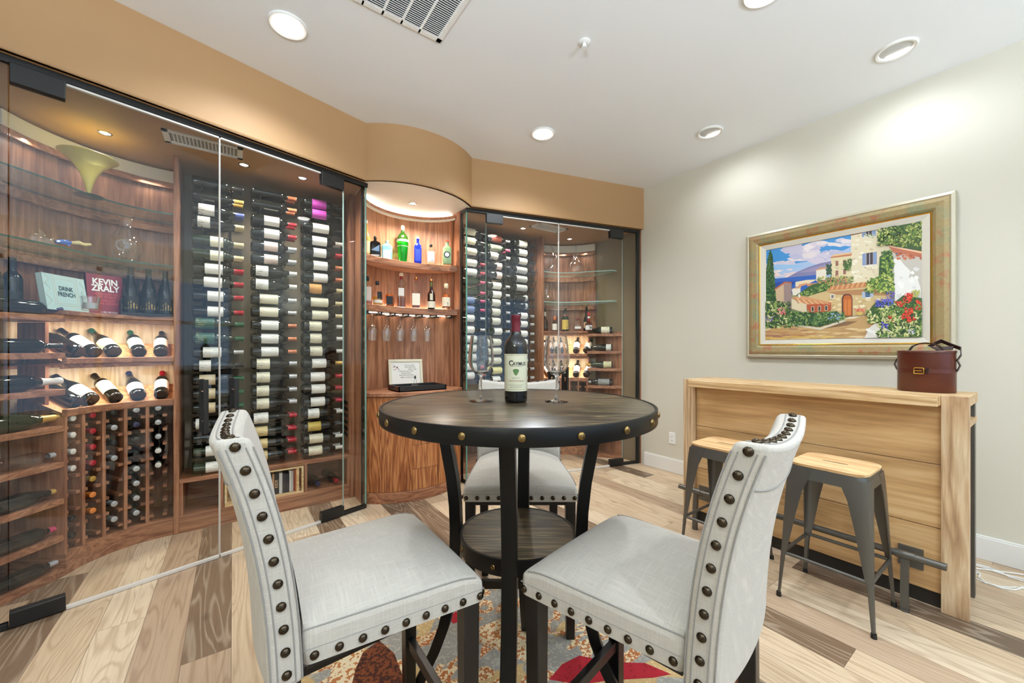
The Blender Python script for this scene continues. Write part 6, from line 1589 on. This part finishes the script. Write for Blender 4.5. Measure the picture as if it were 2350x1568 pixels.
def patch_mat(nm, c1, c2, th):
    t = NT(nm); n = t.noise(t.coord('Object'), 75, 2).outputs['Fac']; return t.bsdf(t.mix(t.math('GREATER_THAN', n, th), lin(*c1), lin(*c2)), .95, bump=n, bstr=.5, bdist=.003)
RM = [rg.mat, patch_mat('rug_brown', (122,62,28), (66,30,16), .5), patch_mat('rug_red', (168,26,40), (140,18,30), .62), patch_mat('rug_cream', (230,212,176), (186,118,66), .53)]
def rpatch(pts, mi, lv):
    q = [at_z(x, y, 0.0071) for x, y in pts]; rgo.add([(v_.x, v_.y, 0.0071+.0001*lv) for v_ in q], [list(range(len(q)))[::-1]], mi)
rpatch([(800,1568),(830,1500),(870,1470),(905,1500),(930,1568),(900,1640),(800,1640)], 1, 1)
rpatch([(740,1640),(760,1540),(800,1490),(840,1480),(815,1540),(790,1640)], 3, 2)
rpatch([(1260,1560),(1290,1525),(1330,1505),(1400,1520),(1480,1522),(1540,1548),(1500,1556),(1400,1562),(1330,1572)], 2, 3)
rpatch([(1030,1420),(1045,1404),(1062,1408),(1058,1426),(1040,1432)], 2, 3)
rpatch([(1100,1440),(1150,1420),(1210,1450),(1260,1500),(1230,1530),(1160,1500),(1100,1475)], 3, 1)
rpatch([(1520,1600),(1580,1570),(1640,1590),(1700,1640),(1560,1660)], 2, 2)
rpatch([(1600,1520),(1660,1480),(1720,1500),(1700,1600),(1640,1600)], 1, 1)
tag(rgo.build('area_rug', RM, None, smooth=0), 'multicoloured abstract area rug under the pub table, tan grey rust and red', 'rug')
p = at_z(2300, 1330, .003)
pts = []
for i in range(46):
    a = 2*PI*i/20; r = .10+.035*sin(i*.9); pts.append((p.x+r*cos(a)*1.0, p.y+r*sin(a)*1.25, .0045+.002*(i//20)+.001*sin(i)))
q = at_z(2236, 1300, .003); pts = [(q.x+.12, q.y+.25, .0045), (q.x+.05, q.y+.1, .0045)] + pts + [(p.x+.3, p.y-.25, .0045)]
tag(MB().tube(pts, .0035, 8).build('white_cable', M_white, None), 'loose white cable coiled on the floor beside the bar', 'cable')

# ------------------------------------------------------------------ view
vs_ = sc.view_settings; sc.display_settings.display_device = 'sRGB'; vs_.view_transform = 'Standard'; vs_.look = 'None'; vs_.gamma = 1; vs_.use_curve_mapping = False
vs_.exposure = 0.3
sc.cycles.transparent_max_bounces = 40; sc.cycles.max_bounces = 10; sc.cycles.diffuse_bounces = 5; sc.cycles.glossy_bounces = 5; sc.cycles.caustics_reflective = False; sc.cycles.caustics_refractive = False; sc.cycles.sample_clamp_indirect = 6
